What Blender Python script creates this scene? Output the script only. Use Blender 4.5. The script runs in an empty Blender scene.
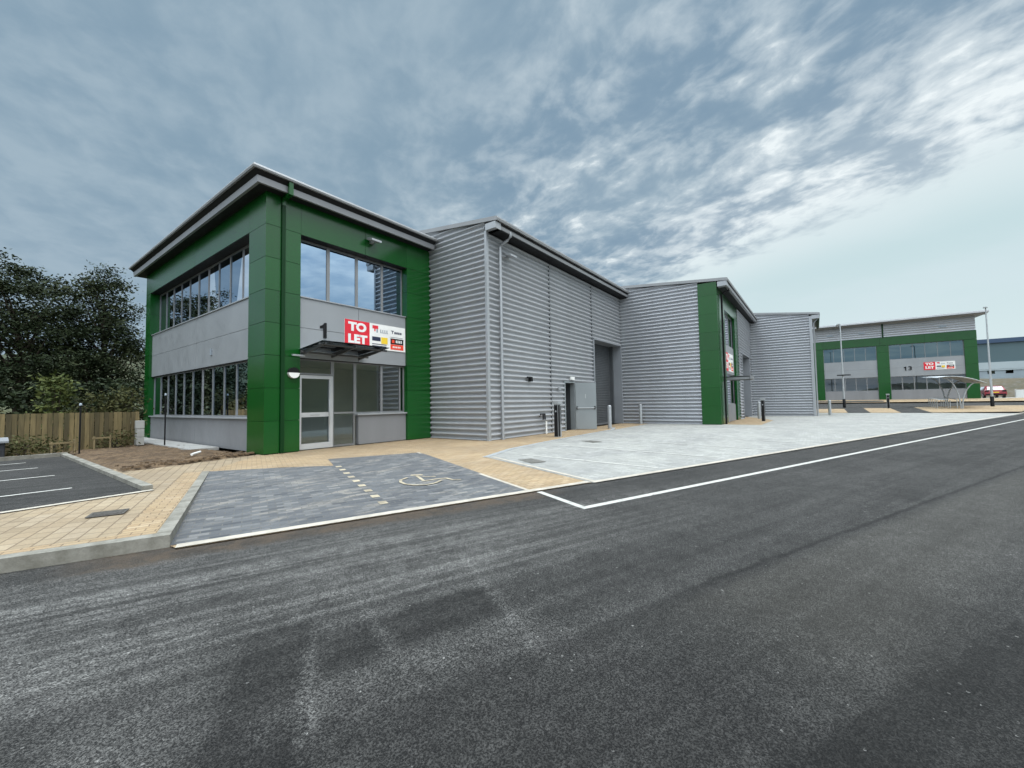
import bpy, bmesh, math, random
from mathutils import Vector, Matrix
R = math.radians
random.seed(7)
S = bpy.context.scene
COL = S.collection

# ------------------------------------------------------------------ node helpers
class NT:
    """tiny expression builder for material / world nodes"""
    def __init__(s, tree):
        s.t = tree; s.n = tree.nodes; s.l = tree.links
    def new(s, kind, **kw):
        n = s.n.new(kind)
        for k, v in kw.items(): setattr(n, k, v)
        return n
    def put(s, sock, v):
        if hasattr(v, 'is_output'): s.l.new(v, sock)
        elif isinstance(v, (tuple, list)):
            v = tuple(v)
            if len(sock.default_value) == 4 and len(v) == 3: v = v + (1,)
            sock.default_value = v
        else: sock.default_value = v
    def m(s, op, a, b=0.0, c=0.0, clamp=False):
        n = s.new('ShaderNodeMath', operation=op, use_clamp=clamp)
        s.put(n.inputs[0], a); s.put(n.inputs[1], b); s.put(n.inputs[2], c)
        return n.outputs[0]
    def vm(s, op, a, b=(0, 0, 0)):
        n = s.new('ShaderNodeVectorMath', operation=op)
        s.put(n.inputs[0], a); s.put(n.inputs[1], b)
        return n.outputs[1] if op in ('DOT_PRODUCT', 'LENGTH') else n.outputs[0]
    def ss(s, x, a, b, to0=0.0, to1=1.0):
        n = s.new('ShaderNodeMapRange', interpolation_type='SMOOTHSTEP')
        s.put(n.inputs[0], x); n.inputs[1].default_value = a; n.inputs[2].default_value = b
        n.inputs[3].default_value = to0; n.inputs[4].default_value = to1
        return n.outputs[0]
    def mix(s, f, a, b, mode='MIX'):
        n = s.new('ShaderNodeMix', data_type='RGBA', blend_type=mode)
        s.put(n.inputs[0], f); s.put(n.inputs[6], a); s.put(n.inputs[7], b)
        return n.outputs[2]
    def noise(s, vec, scale, detail=3, rough=.55, dist=0):
        n = s.new('ShaderNodeTexNoise')
        if vec is not None: s.l.new(vec, n.inputs['Vector'])
        n.inputs['Scale'].default_value = scale; n.inputs['Detail'].default_value = detail
        n.inputs['Roughness'].default_value = rough; n.inputs['Distortion'].default_value = dist
        return n.outputs['Fac'] if 'Fac' in n.outputs else n.outputs[0]
    def mapping(s, vec, loc=(0, 0, 0), rot=(0, 0, 0), scale=(1, 1, 1)):
        n = s.new('ShaderNodeMapping')
        s.l.new(vec, n.inputs[0]); n.inputs[1].default_value = loc
        n.inputs[2].default_value = rot; n.inputs[3].default_value = scale
        return n.outputs[0]
    def obj(s): return s.new('ShaderNodeTexCoord').outputs['Object']
    def sep(s, v):
        n = s.new('ShaderNodeSeparateXYZ'); s.l.new(v, n.inputs[0]); return n.outputs
    def comb(s, x, y, z=0.0):
        n = s.new('ShaderNodeCombineXYZ'); s.put(n.inputs[0], x); s.put(n.inputs[1], y); s.put(n.inputs[2], z)
        return n.outputs[0]
    def bump(s, h, strength=.3, dist=.01):
        n = s.new('ShaderNodeBump'); n.inputs['Strength'].default_value = strength
        n.inputs['Distance'].default_value = dist; s.l.new(h, n.inputs['Height'])
        return n.outputs[0]

def begin(name):
    m = bpy.data.materials.new(name); m.use_nodes = True
    nt = NT(m.node_tree); b = m.node_tree.nodes['Principled BSDF']
    return m, nt, b

def simple(name, col, rough=.5, metal=0.0, var=.10, scale=1.5, bump=0.0, bscale=60, spec=.5, streak=False):
    m, nt, b = begin(name)
    co = nt.obj()
    if streak: co2 = nt.mapping(co, scale=(1, 1, .12))
    else: co2 = co
    f = nt.noise(co2, scale, 5, .6)
    lo = tuple(c * (1 - var) for c in col); hi = tuple(min(1, c * (1 + var)) for c in col)
    c = nt.mix(nt.ss(f, .3, .7), lo, hi)
    nt.put(b.inputs['Base Color'], c)
    b.inputs['Metallic'].default_value = metal
    nt.put(b.inputs['Roughness'], nt.ss(nt.noise(co, scale * 4, 4), .25, .75, max(0, rough - .06), min(1, rough + .06)))
    b.inputs['Specular IOR Level'].default_value = spec
    if bump: nt.put(b.inputs['Normal'], nt.bump(nt.noise(co, bscale, 4), bump, .01))
    return m

TH = R(-21.2); CU, SU = math.cos(TH), math.sin(TH)
E0 = (6.85, 3.25)
ROADMAP = dict(loc=(-(E0[0]*CU + E0[1]*SU), -(-E0[0]*SU + E0[1]*CU), 0), rot=(0, 0, -TH))
def st(s, t): return (E0[0] + s*CU - t*SU, E0[1] + s*SU + t*CU)
def tof(x, y): return -(x-E0[0])*SU + (y-E0[1])*CU

# ------------------------------------------------------------------ materials
GK = .64   # albedo level of the paved ground
def low(nt, c, k=GK): return nt.mix(1.0, c, (k, k, k), 'MULTIPLY')
M = {}
def mat_green():
    m, nt, b = begin('green_panel'); co = nt.obj()
    rnd = nt.new('ShaderNodeNewGeometry').outputs['Random Per Island']
    f = nt.noise(nt.mapping(co, scale=(1, 1, .35)), 1.1, 4, .6)
    c = nt.mix(rnd, (.0028, .058, .0076), (.0034, .069, .0090))
    c = nt.mix(1.0, c, nt.mix(nt.ss(f, .3, .7), (.94, .94, .94), (1.06, 1.06, 1.06)), 'MULTIPLY')
    nt.put(b.inputs['Base Color'], c)
    nt.put(b.inputs['Roughness'], nt.m('ADD', .17, nt.m('MULTIPLY', rnd, .09)))
    b.inputs['Specular IOR Level'].default_value = .5
    nt.put(b.inputs['Normal'], nt.bump(nt.noise(co, .8, 2), .10, .02))
    return m
M['green'] = mat_green()
M['green_dark'] = simple('green_pipe', (.002, .030, .006), .45, 0, .08, 2, spec=.2)
M['panel'] = simple('grey_panel', (.27, .283, .295), .40, .2, .05, .7)
M['dado'] = simple('dado_grey', (.20, .205, .215), .5, .1, .07, .8, streak=True)
M['corr'] = simple('corrugated_silver', (.345, .357, .372), .36, .22, .06, .6, streak=True)
M['corr_far'] = simple('corrugated_silver_far', (.345, .358, .378), .38, .22, .06, .6, streak=True)
M['trim'] = simple('silver_trim', (.33, .345, .36), .4, .3, .05, 1)
M['roof'] = simple('roof_edge_grey', (.25, .255, .26), .45, .3, .06, .8)
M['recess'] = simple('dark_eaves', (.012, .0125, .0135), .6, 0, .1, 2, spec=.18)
M['gutter'] = simple('gutter_grey', (.25, .255, .265), .4, .25, .06, 1)
M['alu'] = simple('window_frame_grey', (.21, .215, .22), .4, .3, .06, 2)
M['alu_light'] = simple('door_frame_silver', (.50, .51, .52), .38, .3, .05, 2)
M['shutter'] = simple('shutter_grey', (.070, .077, .083), .5, .2, .06, 1)
M['reveal'] = simple('reveal_grey', (.24, .255, .275), .5, .2, .05, 1)
M['steel_door'] = simple('steel_door_grey', (.235, .26, .27), .45, .15, .05, 1)
M['black'] = simple('black_paint', (.010, .010, .011), .4, 0, .15, 3, spec=.18)
M['white'] = simple('white_paint', (.72, .72, .70), .5, 0, .06, 3)
M['red'] = simple('sign_red', (.62, .012, .028), .45, 0, .05, 3)
M['yellow'] = simple('sign_yellow', (.75, .52, .03), .5, 0, .05, 3)
M['orange_red'] = simple('sign_orange_red', (.70, .05, .02), .5, 0, .05, 3)
M['navy'] = simple('sign_navy', (.012, .018, .05), .5, 0, .05, 3)
M['letter_grey'] = simple('letter_grey', (.25, .29, .33), .5, 0, .05, 3)
M['galv'] = simple('galvanised_steel', (.40, .42, .43), .45, .4, .08, 4)
M['bollard'] = simple('bollard_silver', (.33, .345, .355), .42, .35, .07, 4)
M['canopy'] = simple('canopy_dark', (.075, .078, .082), .4, .1, .1, 3, spec=.18)
M['room'] = simple('room_plaster', (.62, .59, .52), .8, 0, .06, 1)
M['room_dark'] = simple('room_dim_colour', (.05, .048, .045), .8, 0, .1, 1)  # dark base colour stands in for unlit room interiors
M['soil_pale'] = simple('pale_concrete', (0.330, 0.330, 0.310), .8, 0, .10, 3, .3, 40)
M['rubber'] = simple('tyre_rubber', (.012, .012, .012), .8, 0, .1, 5)
M['car_red'] = simple('car_red', (.22, .008, .016), .25, 0, .04, 2)
M['chrome'] = simple('wheel_alloy', (.45, .45, .46), .3, .8, .05, 3)
M['teal'] = simple('teal_cladding', (.070, .115, .130), .55, 0, .05, .1)
M['navy_roof'] = simple('navy_roof_edge', (.030, .060, .115), .5, 0, .05, .1)
M['pale_band'] = simple('pale_cladding', (.36, .42, .44), .5, 0, .05, .1)
M['sign_green'] = simple('fascia_green', (.10, .24, .07), .5, 0, .05, .3)
M['sign_mint'] = simple('fascia_mint', (.40, .56, .42), .5, 0, .05, .3)
M['cabin'] = simple('cabin_grey', (.25, .30, .33), .6, 0, .1, .3)
M['hoarding'] = simple('hoarding_white', (.55, .56, .54), .6, 0, .07, .5, streak=True)
M['bark'] = simple('bark', (.055, .042, .03), .9, 0, .3, 8, .6, 25)
M['sticks'] = simple('new_timber', (.20, .155, .080), .8, 0, .12, 3)
M['pipe_white'] = simple('plastic_pipe', (.70, .70, .68), .4, 0, .05, 3)
M['cabinet'] = simple('cabinet_dark', (.020, .022, .026), .5, 0, .15, 2)
M['cab_lid'] = simple('cabinet_lid', (.20, .21, .22), .5, 0, .1, 2)

def mat_glass(name, tint=(.78, .88, 1.0), base=.20, trans=.42):
    m, nt, b = begin(name)
    nt.n.remove(b)
    out = nt.n['Material Output']
    lw = nt.new('ShaderNodeFresnel'); lw.inputs[0].default_value = 1.52
    f = nt.m('ADD', base, nt.m('MULTIPLY', lw.outputs[0], .95), clamp=True)
    g = nt.new('ShaderNodeBsdfGlossy'); g.inputs['Roughness'].default_value = .012
    nt.put(g.inputs['Color'], nt.mix(nt.ss(lw.outputs[0], .06, .45), tint, (.92, .94, 1.0)))
    # large faint waviness of toughened panes
    nt.put(g.inputs['Normal'], nt.bump(nt.noise(nt.obj(), .9, 2), .03, .02))
    tr = nt.new('ShaderNodeBsdfTransparent'); nt.put(tr.inputs[0], (trans*.92, trans, trans*.98))
    mx = nt.new('ShaderNodeMixShader')
    nt.put(mx.inputs[0], f); nt.l.new(tr.outputs[0], mx.inputs[1]); nt.l.new(g.outputs[0], mx.inputs[2])
    nt.l.new(mx.outputs[0], out.inputs[0])
    return m
M['glass'] = mat_glass('solar_glass', (.50, .70, .92), .42, .25)
M['glass_far'] = mat_glass('far_office_glass', (.50, .74, .85), .14, .30)
M['glass_clear'] = mat_glass('door_glass', (.80, .90, 1), .06, .72)
M['glass_canopy'] = mat_glass('canopy_glass', (.9, .95, 1), .06, .45)
M['glass_car'] = mat_glass('car_glass', (.9, .95, 1), .10, .15)

def mat_asphalt(name, road=True):
    m, nt, b = begin(name)
    co = nt.obj()
    v = nt.mapping(co, **ROADMAP)
    x = nt.sep(v); s, t = x[0], x[1]
    A = lambda *q: nt.m('ADD', *q)
    X = lambda *q: nt.m('MULTIPLY', *q)
    fine = nt.noise(co, 120, 2, .6)
    fine2 = nt.noise(co, 48, 3, .7)
    cell = nt.new('ShaderNodeTexVoronoi'); nt.l.new(co, cell.inputs['Vector']); cell.inputs['Scale'].default_value = 85
    gr = nt.sep(cell.outputs['Color'])[0]
    holes = nt.ss(fine, .34, .60)
    streak = nt.noise(nt.mapping(v, scale=(.16, 3.2, 1)), 1.5, 6, .65)
    wipe = nt.noise(nt.mapping(v, scale=(.10, 9.0, 1)), 1.4, 4, .6)
    big = nt.noise(co, .55, 5, .6, .6)
    mid = nt.noise(co, 3.4, 7, .72, .3)
    dth = A(X(nt.m('SUBTRACT', fine2, .5), .26), X(nt.m('SUBTRACT', mid, .5), .34))
    td, sd = A(t, dth), A(s, dth)
    def band(c, lo, hi, w=.05):
        return X(nt.ss(c, lo - w, lo + w), nt.ss(c, hi + w, hi - w))
    base = A(.041, X(nt.ss(A(X(streak, .55), X(big, .45)), .34, .66), .038))
    if road:
        speck = nt.ss(A(fine2, X(mid, .9)), .78, 1.08)
        # dust wiped along the kerb side by tyres
        d1 = X(band(td, -2.4, -.45, .3), nt.ss(s, 1.5, -4.2))
        base = A(base, X(X(d1, A(.15, X(nt.ss(wipe, .40, .62), 1.1))), .056))
        d2 = X(band(td, -1.08, -.86, .07), nt.ss(s, 3, -2)); base = A(base, X(X(d2, nt.ss(mid, .3, .6)), .055))
        d3 = X(band(td, -.40, -.26, .05), nt.ss(s, -2.5, -3.5)); base = A(base, X(d3, .03))
        d4 = X(X(band(td, -2.15, -1.35, .25), band(sd, -4.9, -2.6, .5)), nt.ss(mid, .30, .62)); base = A(base, X(d4, .045))
        d5 = X(X(nt.ss(td, -3.9, -2.9), nt.ss(td, -1.2, -1.9)), nt.ss(sd, -5.3, -5.7)); base = A(base, X(X(d5, nt.ss(big, .3, .6)), .030))
        # darker freshly rolled patches
        sl = A(sd, X(A(t, 2.34), -.15))
        p1 = X(band(sl, -5.24, -4.86, .035), nt.ss(td, -2.28, -2.40))
        p2 = X(band(sd, -4.86, -4.52, .03), band(td, -3.02, -2.66, .04))
        p3 = X(band(sd, -4.42, -3.62, .04), band(td, -2.98, -2.52, .05))
        p4 = X(nt.ss(sd, -5.84, -5.98), nt.ss(td, -2.40, -2.56))
        pm = A(A(p1, p2), A(X(p3, .8), X(p4, .8)))
        base = X(base, nt.m('SUBTRACT', 1, X(nt.m('MINIMUM', pm, 1.0), .42)))
        # scuffed lines of dust
        l1 = nt.m('ABSOLUTE', A(A(td, 3.20), X(A(s, 5.0), -.06)))
        l1 = X(nt.ss(l1, .19, .02), X(nt.ss(s, -5.35, -5.05), nt.ss(s, -3.3, -4.0)))
        l2 = nt.m('ABSOLUTE', A(A(s, X(dth, .55)), A(3.41, X(A(t, 1.5), -.17))))
        l2 = X(nt.ss(l2, .085, .01), X(nt.ss(t, -3.75, -3.4), nt.ss(t, -.9, -1.6)))
        l3 = nt.m('ABSOLUTE', A(A(s, X(dth, .5)), 4.50))
        l3 = X(nt.ss(l3, .075, .01), band(td, -2.95, -2.2, .1))
        l4 = nt.m('ABSOLUTE', A(A(s, X(dth, .6)), A(4.93, X(A(t, 3.0), -.1))))
        l4 = X(nt.ss(l4, .07, .01), band(td, -3.4, -2.7, .1))
        ln = A(A(X(l1, .075), X(l2, .06)), A(X(l3, .05), X(l4, .06)))
        base = A(base, X(X(ln, .62), nt.ss(fine2, .32, .62, .2, 1)))
        # construction joint: darker mat on the near side at the left, a thin open seam to the right
        sm = A(A(t, 3.58), X(s, .045))
        smd = A(sm, X(dth, .35))
        below = X(nt.ss(smd, .03, -.05), nt.ss(s, .8, -2.6))
        base = X(base, nt.m('SUBTRACT', 1, X(below, .34)))
        seam = X(X(nt.ss(nt.m('ABSOLUTE', smd), .05, .005), nt.ss(s, -3.4, -1.6)), nt.ss(mid, .3, .55, .35, 1))
        base = X(base, nt.m('SUBTRACT', 1, X(seam, .6)))
        strip_ = X(X(nt.ss(smd, -.02, -.2), nt.ss(t, -5.0, -4.3)), nt.ss(s, -3.2, -1.8))
        base = A(base, X(strip_, .018))
        # newest surfacing nearest the lens, ragged edge
        edge = A(A(t, X(s, .16)), X(dth, .40))
        new = nt.ss(edge, -5.06, -5.18)
        base = X(base, nt.m('SUBTRACT', 1, X(new, .46)))
    torn = nt.noise(co, 11, 6, .75, .4)
    base = X(base, nt.ss(A(X(torn, .6), X(mid, .4)), .34, .66, .74, 1.26))
    grain = X(A(.14, X(holes, 1.0)), A(.36, A(X(gr, .55), X(fine2, .80))))
    base2 = X(base, X(grain, 1.24))
    st_ = X(nt.ss(gr, .9965, .998), nt.ss(fine2, .45, .6))
    base2 = A(base2, X(st_, .22))
    col = nt.mix(1.0, nt.comb(base2, base2, base2), (1.02, 1.0, .945), 'MULTIPLY')
    if road:
        brown = X(X(nt.ss(td, -.42, -.12), nt.ss(s, -.6, -1.6)), nt.ss(mid, .36, .58, .35, .9))
        brown = X(brown, nt.ss(s, -6.9, -6.2))
        col = nt.mix(brown, col, nt.mix(fine2, (.075, .055, .038), (.165, .125, .09)))
        col = nt.mix(X(strip_, .22), col, (.085, .078, .060))
    nt.put(b.inputs['Base Color'], low(nt, col))
    nt.put(b.inputs['Roughness'], nt.ss(fine, .3, .7, .7, .92))
    b.inputs['Specular IOR Level'].default_value = .25
    h = A(X(holes, .9), X(fine2, .6))
    nt.put(b.inputs['Normal'], nt.bump(h, .8, .006))
    return m
M['asphalt'] = mat_asphalt('asphalt_road')
M['asphalt_plain'] = mat_asphalt('asphalt_car_park', False)

def mat_paving(name, cols, mortar, bw=.2, bh=.1, rot=0.0, msize=.006, off=.5, dusty=None, patch=0.0, rough=.85, herring=False):
    m, nt, b = begin(name)
    co = nt.obj()
    v = nt.mapping(co, loc=(37.3, 41.7, 0), rot=(0, 0, rot))
    br = nt.new('ShaderNodeTexBrick'); br.offset = off
    nt.l.new(v, br.inputs['Vector'])
    br.inputs['Scale'].default_value = 1; br.inputs['Brick Width'].default_value = bw; br.inputs['Row Height'].default_value = bh
    br.inputs['Mortar Size'].default_value = msize; br.inputs['Mortar Smooth'].default_value = .3
    br.inputs['Bias'].default_value = 0
    nt.put(br.inputs['Color1'], (0, 0, 0)); nt.put(br.inputs['Color2'], (1, 1, 1)); nt.put(br.inputs['Mortar'], (.5, .5, .5))
    rnd = nt.sep(br.outputs['Color'])[0]
    ramp = nt.new('ShaderNodeValToRGB'); nt.l.new(rnd, ramp.inputs[0])
    el = ramp.color_ramp.elements
    while len(el) < len(cols): el.new(.5)
    for i, c in enumerate(cols):
        el[i].position = i / max(1, len(cols) - 1); el[i].color = (*c, 1)
    big = nt.noise(co, .7, 5, .65, .4)
    fine = nt.noise(co, 45, 3, .7)
    c = ramp.outputs[0]
    c = nt.mix(1.0, c, nt.mix(nt.ss(big, .3, .7), (.84, .84, .85), (1.10, 1.10, 1.08)), 'MULTIPLY')
    c = nt.mix(1.0, c, nt.mix(nt.ss(fine, .25, .75), (.86, .86, .86), (1.12, 1.12, 1.12)), 'MULTIPLY')
    if dusty:
        d = nt.noise(nt.mapping(co, rot=(0, 0, -TH), scale=(.7, 2.4, 1)), 1.6, 6, .7, .5)
        c = nt.mix(nt.m('MULTIPLY', nt.ss(d, .50, .74), patch), c, dusty)
    c = nt.mix(nt.m('MULTIPLY', br.outputs['Fac'], .85), c, mortar)
    nt.put(b.inputs['Base Color'], low(nt, c))
    b.inputs['Roughness'].default_value = rough
    h = nt.m('ADD', nt.m('MULTIPLY', nt.m('SUBTRACT', 1, br.outputs['Fac']), .8), nt.m('MULTIPLY', fine, .25))
    nt.put(b.inputs['Normal'], nt.bump(h, .6, .008))
    return m
M['tan'] = mat_paving('tan_block_paving', [(.40, .285, .16), (.50, .375, .225), (.44, .31, .175), (.54, .41, .26)], (.20, .14, .085), .2, .1, -TH, .007, .5, (.52, .44, .33), .45)
M['tan_near'] = mat_paving('tan_block_paving_near', [(.35, .268, .170), (.44, .345, .225), (.39, .298, .190), (.47, .375, .255)], (.20, .145, .09), .24, .16, -TH + R(90), .009, .5, (.52, .44, .33), .35)
M['bay'] = mat_paving('charcoal_block_paving', [(.078, .086, .098), (.150, .157, .168), (.108, .116, .128), (.245, .245, .242)], (.15, .145, .135), .2, .1, -TH, .008, .5, (.40, .365, .31), .95)
M['conc'] = mat_paving('pale_grey_block_paving', [(.33, .33, .305), (.43, .43, .40), (.38, .38, .355), (.48, .48, .45)], (.33, .335, .33), .2, .1, R(90), .006, .5, (.56, .56, .53), .75)
M['pad'] = simple('concrete_slab', (0.304, 0.304, 0.290), .85, 0, .12, 1.2, .3, 50)

def mat_kerb():
    m, nt, b = begin('concrete_kerb'); co = nt.obj()
    v = nt.mapping(co, rot=(0, 0, -TH))
    f = nt.noise(co, 3, 6, .7); g = nt.noise(co, 60, 3, .7)
    c = nt.mix(nt.ss(f, .3, .72), (.20, .19, .155), (.40, .385, .335))
    c = nt.mix(1.0, c, nt.mix(g, (.82, .82, .82), (1.15, 1.15, 1.15)), 'MULTIPLY')
    nt.put(b.inputs['Base Color'], low(nt, c)); b.inputs['Roughness'].default_value = .9
    nt.put(b.inputs['Normal'], nt.bump(g, .4, .006))
    return m
M['kerb'] = mat_kerb()

def mat_line():
    m, nt, b = begin('road_paint'); co = nt.obj()
    f = nt.noise(co, 9, 6, .75); g = nt.noise(co, 70, 3, .7)
    c = nt.mix(nt.ss(f, .30, .48), (.30, .29, .27), (.66, .65, .60))
    c = nt.mix(1.0, c, nt.mix(g, (.8, .8, .8), (1.15, 1.15, 1.15)), 'MULTIPLY')
    nt.put(b.inputs['Base Color'], low(nt, c)); b.inputs['Roughness'].default_value = .75
    return m
M['line'] = mat_line()
M['edging'] = simple('pale_edging', (0.370, 0.337, 0.284), .85, 0, .15, 6, .3, 60)

M['tan_mark'] = simple('tan_marker_block', (.33, .285, .205), .85, 0, .35, 5, .3, 60)
M['iron_pale'] = simple('worn_iron', (.17, .165, .15), .85, 0, .2, 12, .3, 60, spec=.2)
M['iron'] = simple('cast_iron', (0.086, 0.081, 0.074), .85, 0, .2, 12, .3, 60, spec=.2)
def mat_soil():
    m, nt, b = begin('bare_soil'); co = nt.obj()
    f = nt.noise(co, 2.2, 7, .7, .5); g = nt.noise(co, 22, 5, .75)
    c = nt.mix(nt.ss(f, .36, .66), (.105, .066, .033), (.235, .158, .088))
    c = nt.mix(1.0, c, nt.mix(nt.ss(g, .3, .7), (.62, .6, .58), (1.25, 1.22, 1.2)), 'MULTIPLY')
    nt.put(b.inputs['Base Color'], low(nt, c)); b.inputs['Roughness'].default_value = .95
    nt.put(b.inputs['Normal'], nt.bump(g, .9, .03))
    return m
M['soil'] = mat_soil()

def mat_ground(name, a, bcol, c3, scale=.25):
    m, nt, b = begin(name); co = nt.obj()
    f = nt.noise(co, scale, 8, .7, .4); g = nt.noise(co, scale * 9, 6, .7)
    c = nt.mix(nt.ss(f, .35, .65), a, bcol)
    c = nt.mix(nt.ss(g, .45, .70), c, c3)
    nt.put(b.inputs['Base Color'], low(nt, c, .75)); b.inputs['Roughness'].default_value = .95
    nt.put(b.inputs['Normal'], nt.bump(g, .8, .1))
    return m
M['ground'] = mat_ground('rough_grass', (.06, .075, .028), (.12, .105, .055), (.04, .055, .02), .3)
M['bank'] = mat_ground('dry_bank', (.11, .085, .045), (.07, .064, .035), (.15, .14, .12), .22)
M['hill'] = mat_ground('wooded_hill', (.035, .052, .022), (.085, .088, .04), (.02, .035, .014), .06)

def mat_leaf(name, a, bcol, c3):
    m, nt, b = begin(name); co = nt.obj()
    gi = nt.new('ShaderNodeNewGeometry')
    rnd = gi.outputs['Random Per Island']
    f = nt.noise(co, .7, 4, .6)
    c = nt.mix(rnd, a, bcol)
    c = nt.mix(nt.ss(f, .45, .68), c, c3)
    nt.put(b.inputs['Base Color'], c); b.inputs['Roughness'].default_value = .7
    b.inputs['Specular IOR Level'].default_value = .2
    return m
M['leaf_dark'] = mat_leaf('dark_leaves', (.007, .014, .005), (.021, .033, .011), (.029, .037, .013))
M['leaf_olive'] = mat_leaf('olive_leaves', (.030, .036, .010), (.07, .072, .024), (.065, .05, .02))
M['leaf_bright'] = mat_leaf('young_leaves', (.035, .052, .012), (.085, .10, .026), (.055, .068, .018))

def mat_fence():
    m, nt, b = begin('fence_timber'); co = nt.obj()
    gi = nt.new('ShaderNodeNewGeometry'); rnd = gi.outputs['Random Per Island']
    f = nt.noise(nt.mapping(co, scale=(9, 9, .8)), 2, 6, .7)
    c = nt.mix(rnd, (.070, .056, .026), (.225, .172, .082))
    c = nt.mix(1.0, c, nt.mix(nt.ss(f, .3, .7), (.68, .68, .66), (1.15, 1.15, 1.12)), 'MULTIPLY')
    big = nt.noise(co, .8, 3)
    c = nt.mix(nt.m('MULTIPLY', nt.ss(big, .5, .7), .55), c, (.055, .058, .022))
    nt.put(b.inputs['Base Color'], c); b.inputs['Roughness'].default_value = .85
    return m
M['fence'] = mat_fence()

# ------------------------------------------------------------------ mesh helpers
class MB:
    def __init__(s): s.v = []; s.f = []; s.sm = []
    def add(s, vs, fs, smooth=False):
        n = len(s.v); s.v += [tuple(v) for v in vs]
        for f in fs: s.f.append(tuple(i + n for i in f)); s.sm.append(smooth)
        return s
    def box(s, x0, x1, y0, y1, z0, z1):
        x0, x1 = min(x0, x1), max(x0, x1); y0, y1 = min(y0, y1), max(y0, y1)
        return s.add([(x0,y0,z0),(x1,y0,z0),(x1,y1,z0),(x0,y1,z0),(x0,y0,z1),(x1,y0,z1),(x1,y1,z1),(x0,y1,z1)],
              [(0,3,2,1),(4,5,6,7),(0,1,5,4),(1,2,6,5),(2,3,7,6),(3,0,4,7)])
    def obox(s, c, ux, uy, uz):
        c, ux, uy, uz = map(Vector, (c, ux, uy, uz))
        vs = [c + a*ux + b*uy + d*uz for d in (-1, 1) for a, b in ((-1,-1),(1,-1),(1,1),(-1,1))]
        return s.add(vs, [(0,3,2,1),(4,5,6,7),(0,1,5,4),(1,2,6,5),(2,3,7,6),(3,0,4,7)])
    def fbox(s, F, a0, a1, z0, z1, o0, o1):
        ax, c = F
        if ax == 'x': return s.box(c - o1, c - o0, a0, a1, z0, z1)
        return s.box(a0, a1, c - o1, c - o0, z0, z1)
    def prism(s, pts, axis, a0, a1, smooth=False):
        """closed 2D polygon extruded along axis: 'x' pts=(y,z); 'y' pts=(x,z); 'z' pts=(x,y)"""
        n = len(pts)
        def p(q, a):
            return (a, q[0], q[1]) if axis == 'x' else ((q[0], a, q[1]) if axis == 'y' else (q[0], q[1], a))
        vs = [p(q, a0) for q in pts] + [p(q, a1) for q in pts]
        fs = [tuple(range(n))[::-1], tuple(range(n, 2*n))] + [(i, (i+1) % n, n + (i+1) % n, n + i) for i in range(n)]
        return s.add(vs, fs, smooth)
    def tube(s, pts, r, seg=10, caps=True, r1=None):
        pts = [Vector(p) for p in pts]; rings = []
        n = len(pts)
        for i, p in enumerate(pts):
            d = (pts[min(i+1, n-1)] - pts[max(i-1, 0)]).normalized()
            a = Vector((0, 0, 1)) if abs(d.z) < .9 else Vector((1, 0, 0))
            e1 = d.cross(a).normalized(); e2 = d.cross(e1).normalized()
            rr = r if r1 is None else r + (r1 - r) * i / (n - 1)
            rings.append([p + rr * (math.cos(2*math.pi*k/seg) * e1 + math.sin(2*math.pi*k/seg) * e2) for k in range(seg)])
        vs = [v for ring in rings for v in ring]; fs = []
        for i in range(n - 1):
            for k in range(seg):
                fs.append((i*seg + k, i*seg + (k+1) % seg, (i+1)*seg + (k+1) % seg, (i+1)*seg + k))
        s.add(vs, fs, True)
        if caps:
            s.add(rings[0], [tuple(range(seg))]); s.add(rings[-1], [tuple(range(seg))[::-1]])
        return s
    def lathe(s, c, prof, seg=20):
        """prof = [(r, z)...] around a vertical axis through c"""
        vs = []; fs = []
        for r, z in prof:
            for k in range(seg):
                a = 2*math.pi*k/seg; vs.append((c[0] + r*math.cos(a), c[1] + r*math.sin(a), c[2] + z))
        for i in range(len(prof) - 1):
            for k in range(seg):
                fs.append((i*seg + k, i*seg + (k+1) % seg, (i+1)*seg + (k+1) % seg, (i+1)*seg + k))
        s.add(vs, fs, True)
        n = len(prof) - 1
        s.add(vs[:seg], [tuple(range(seg))[::-1]]); s.add(vs[n*seg:], [tuple(range(seg))])
        return s
    def merge(s, me):
        n = len(s.v); s.v += [tuple(v.co) for v in me.vertices]
        for p in me.polygons: s.f.append(tuple(i + n for i in p.vertices)); s.sm.append(p.use_smooth)
        return s
    def build(s, name, mat, parent=None, loc=None, fix=True, bevel=0.0):
        o0 = Vector(loc) if loc is not None else (Vector(parent['_o']) if parent is not None else Vector((0, 0, 0)))
        me = bpy.data.meshes.new(name)
        me.from_pydata([tuple(Vector(v) - o0) for v in s.v], [], s.f)
        me.polygons.foreach_set('use_smooth', s.sm)
        if fix:
            bm = bmesh.new(); bm.from_mesh(me)
            if not bevel: bmesh.ops.recalc_face_normals(bm, faces=bm.faces)
            else: bmesh.ops.recalc_face_normals(bm, faces=bm.faces)
            bm.to_mesh(me); bm.free()
        me.materials.append(mat)
        o = bpy.data.objects.new(name, me); COL.objects.link(o)
        o['_o'] = tuple(o0)
        if parent is not None: o.parent = parent
        else: o.location = o0
        if bevel:
            b = o.modifiers.new('bevel', 'BEVEL'); b.width = bevel; b.segments = 2; b.limit_method = 'ANGLE'
        return o

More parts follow.
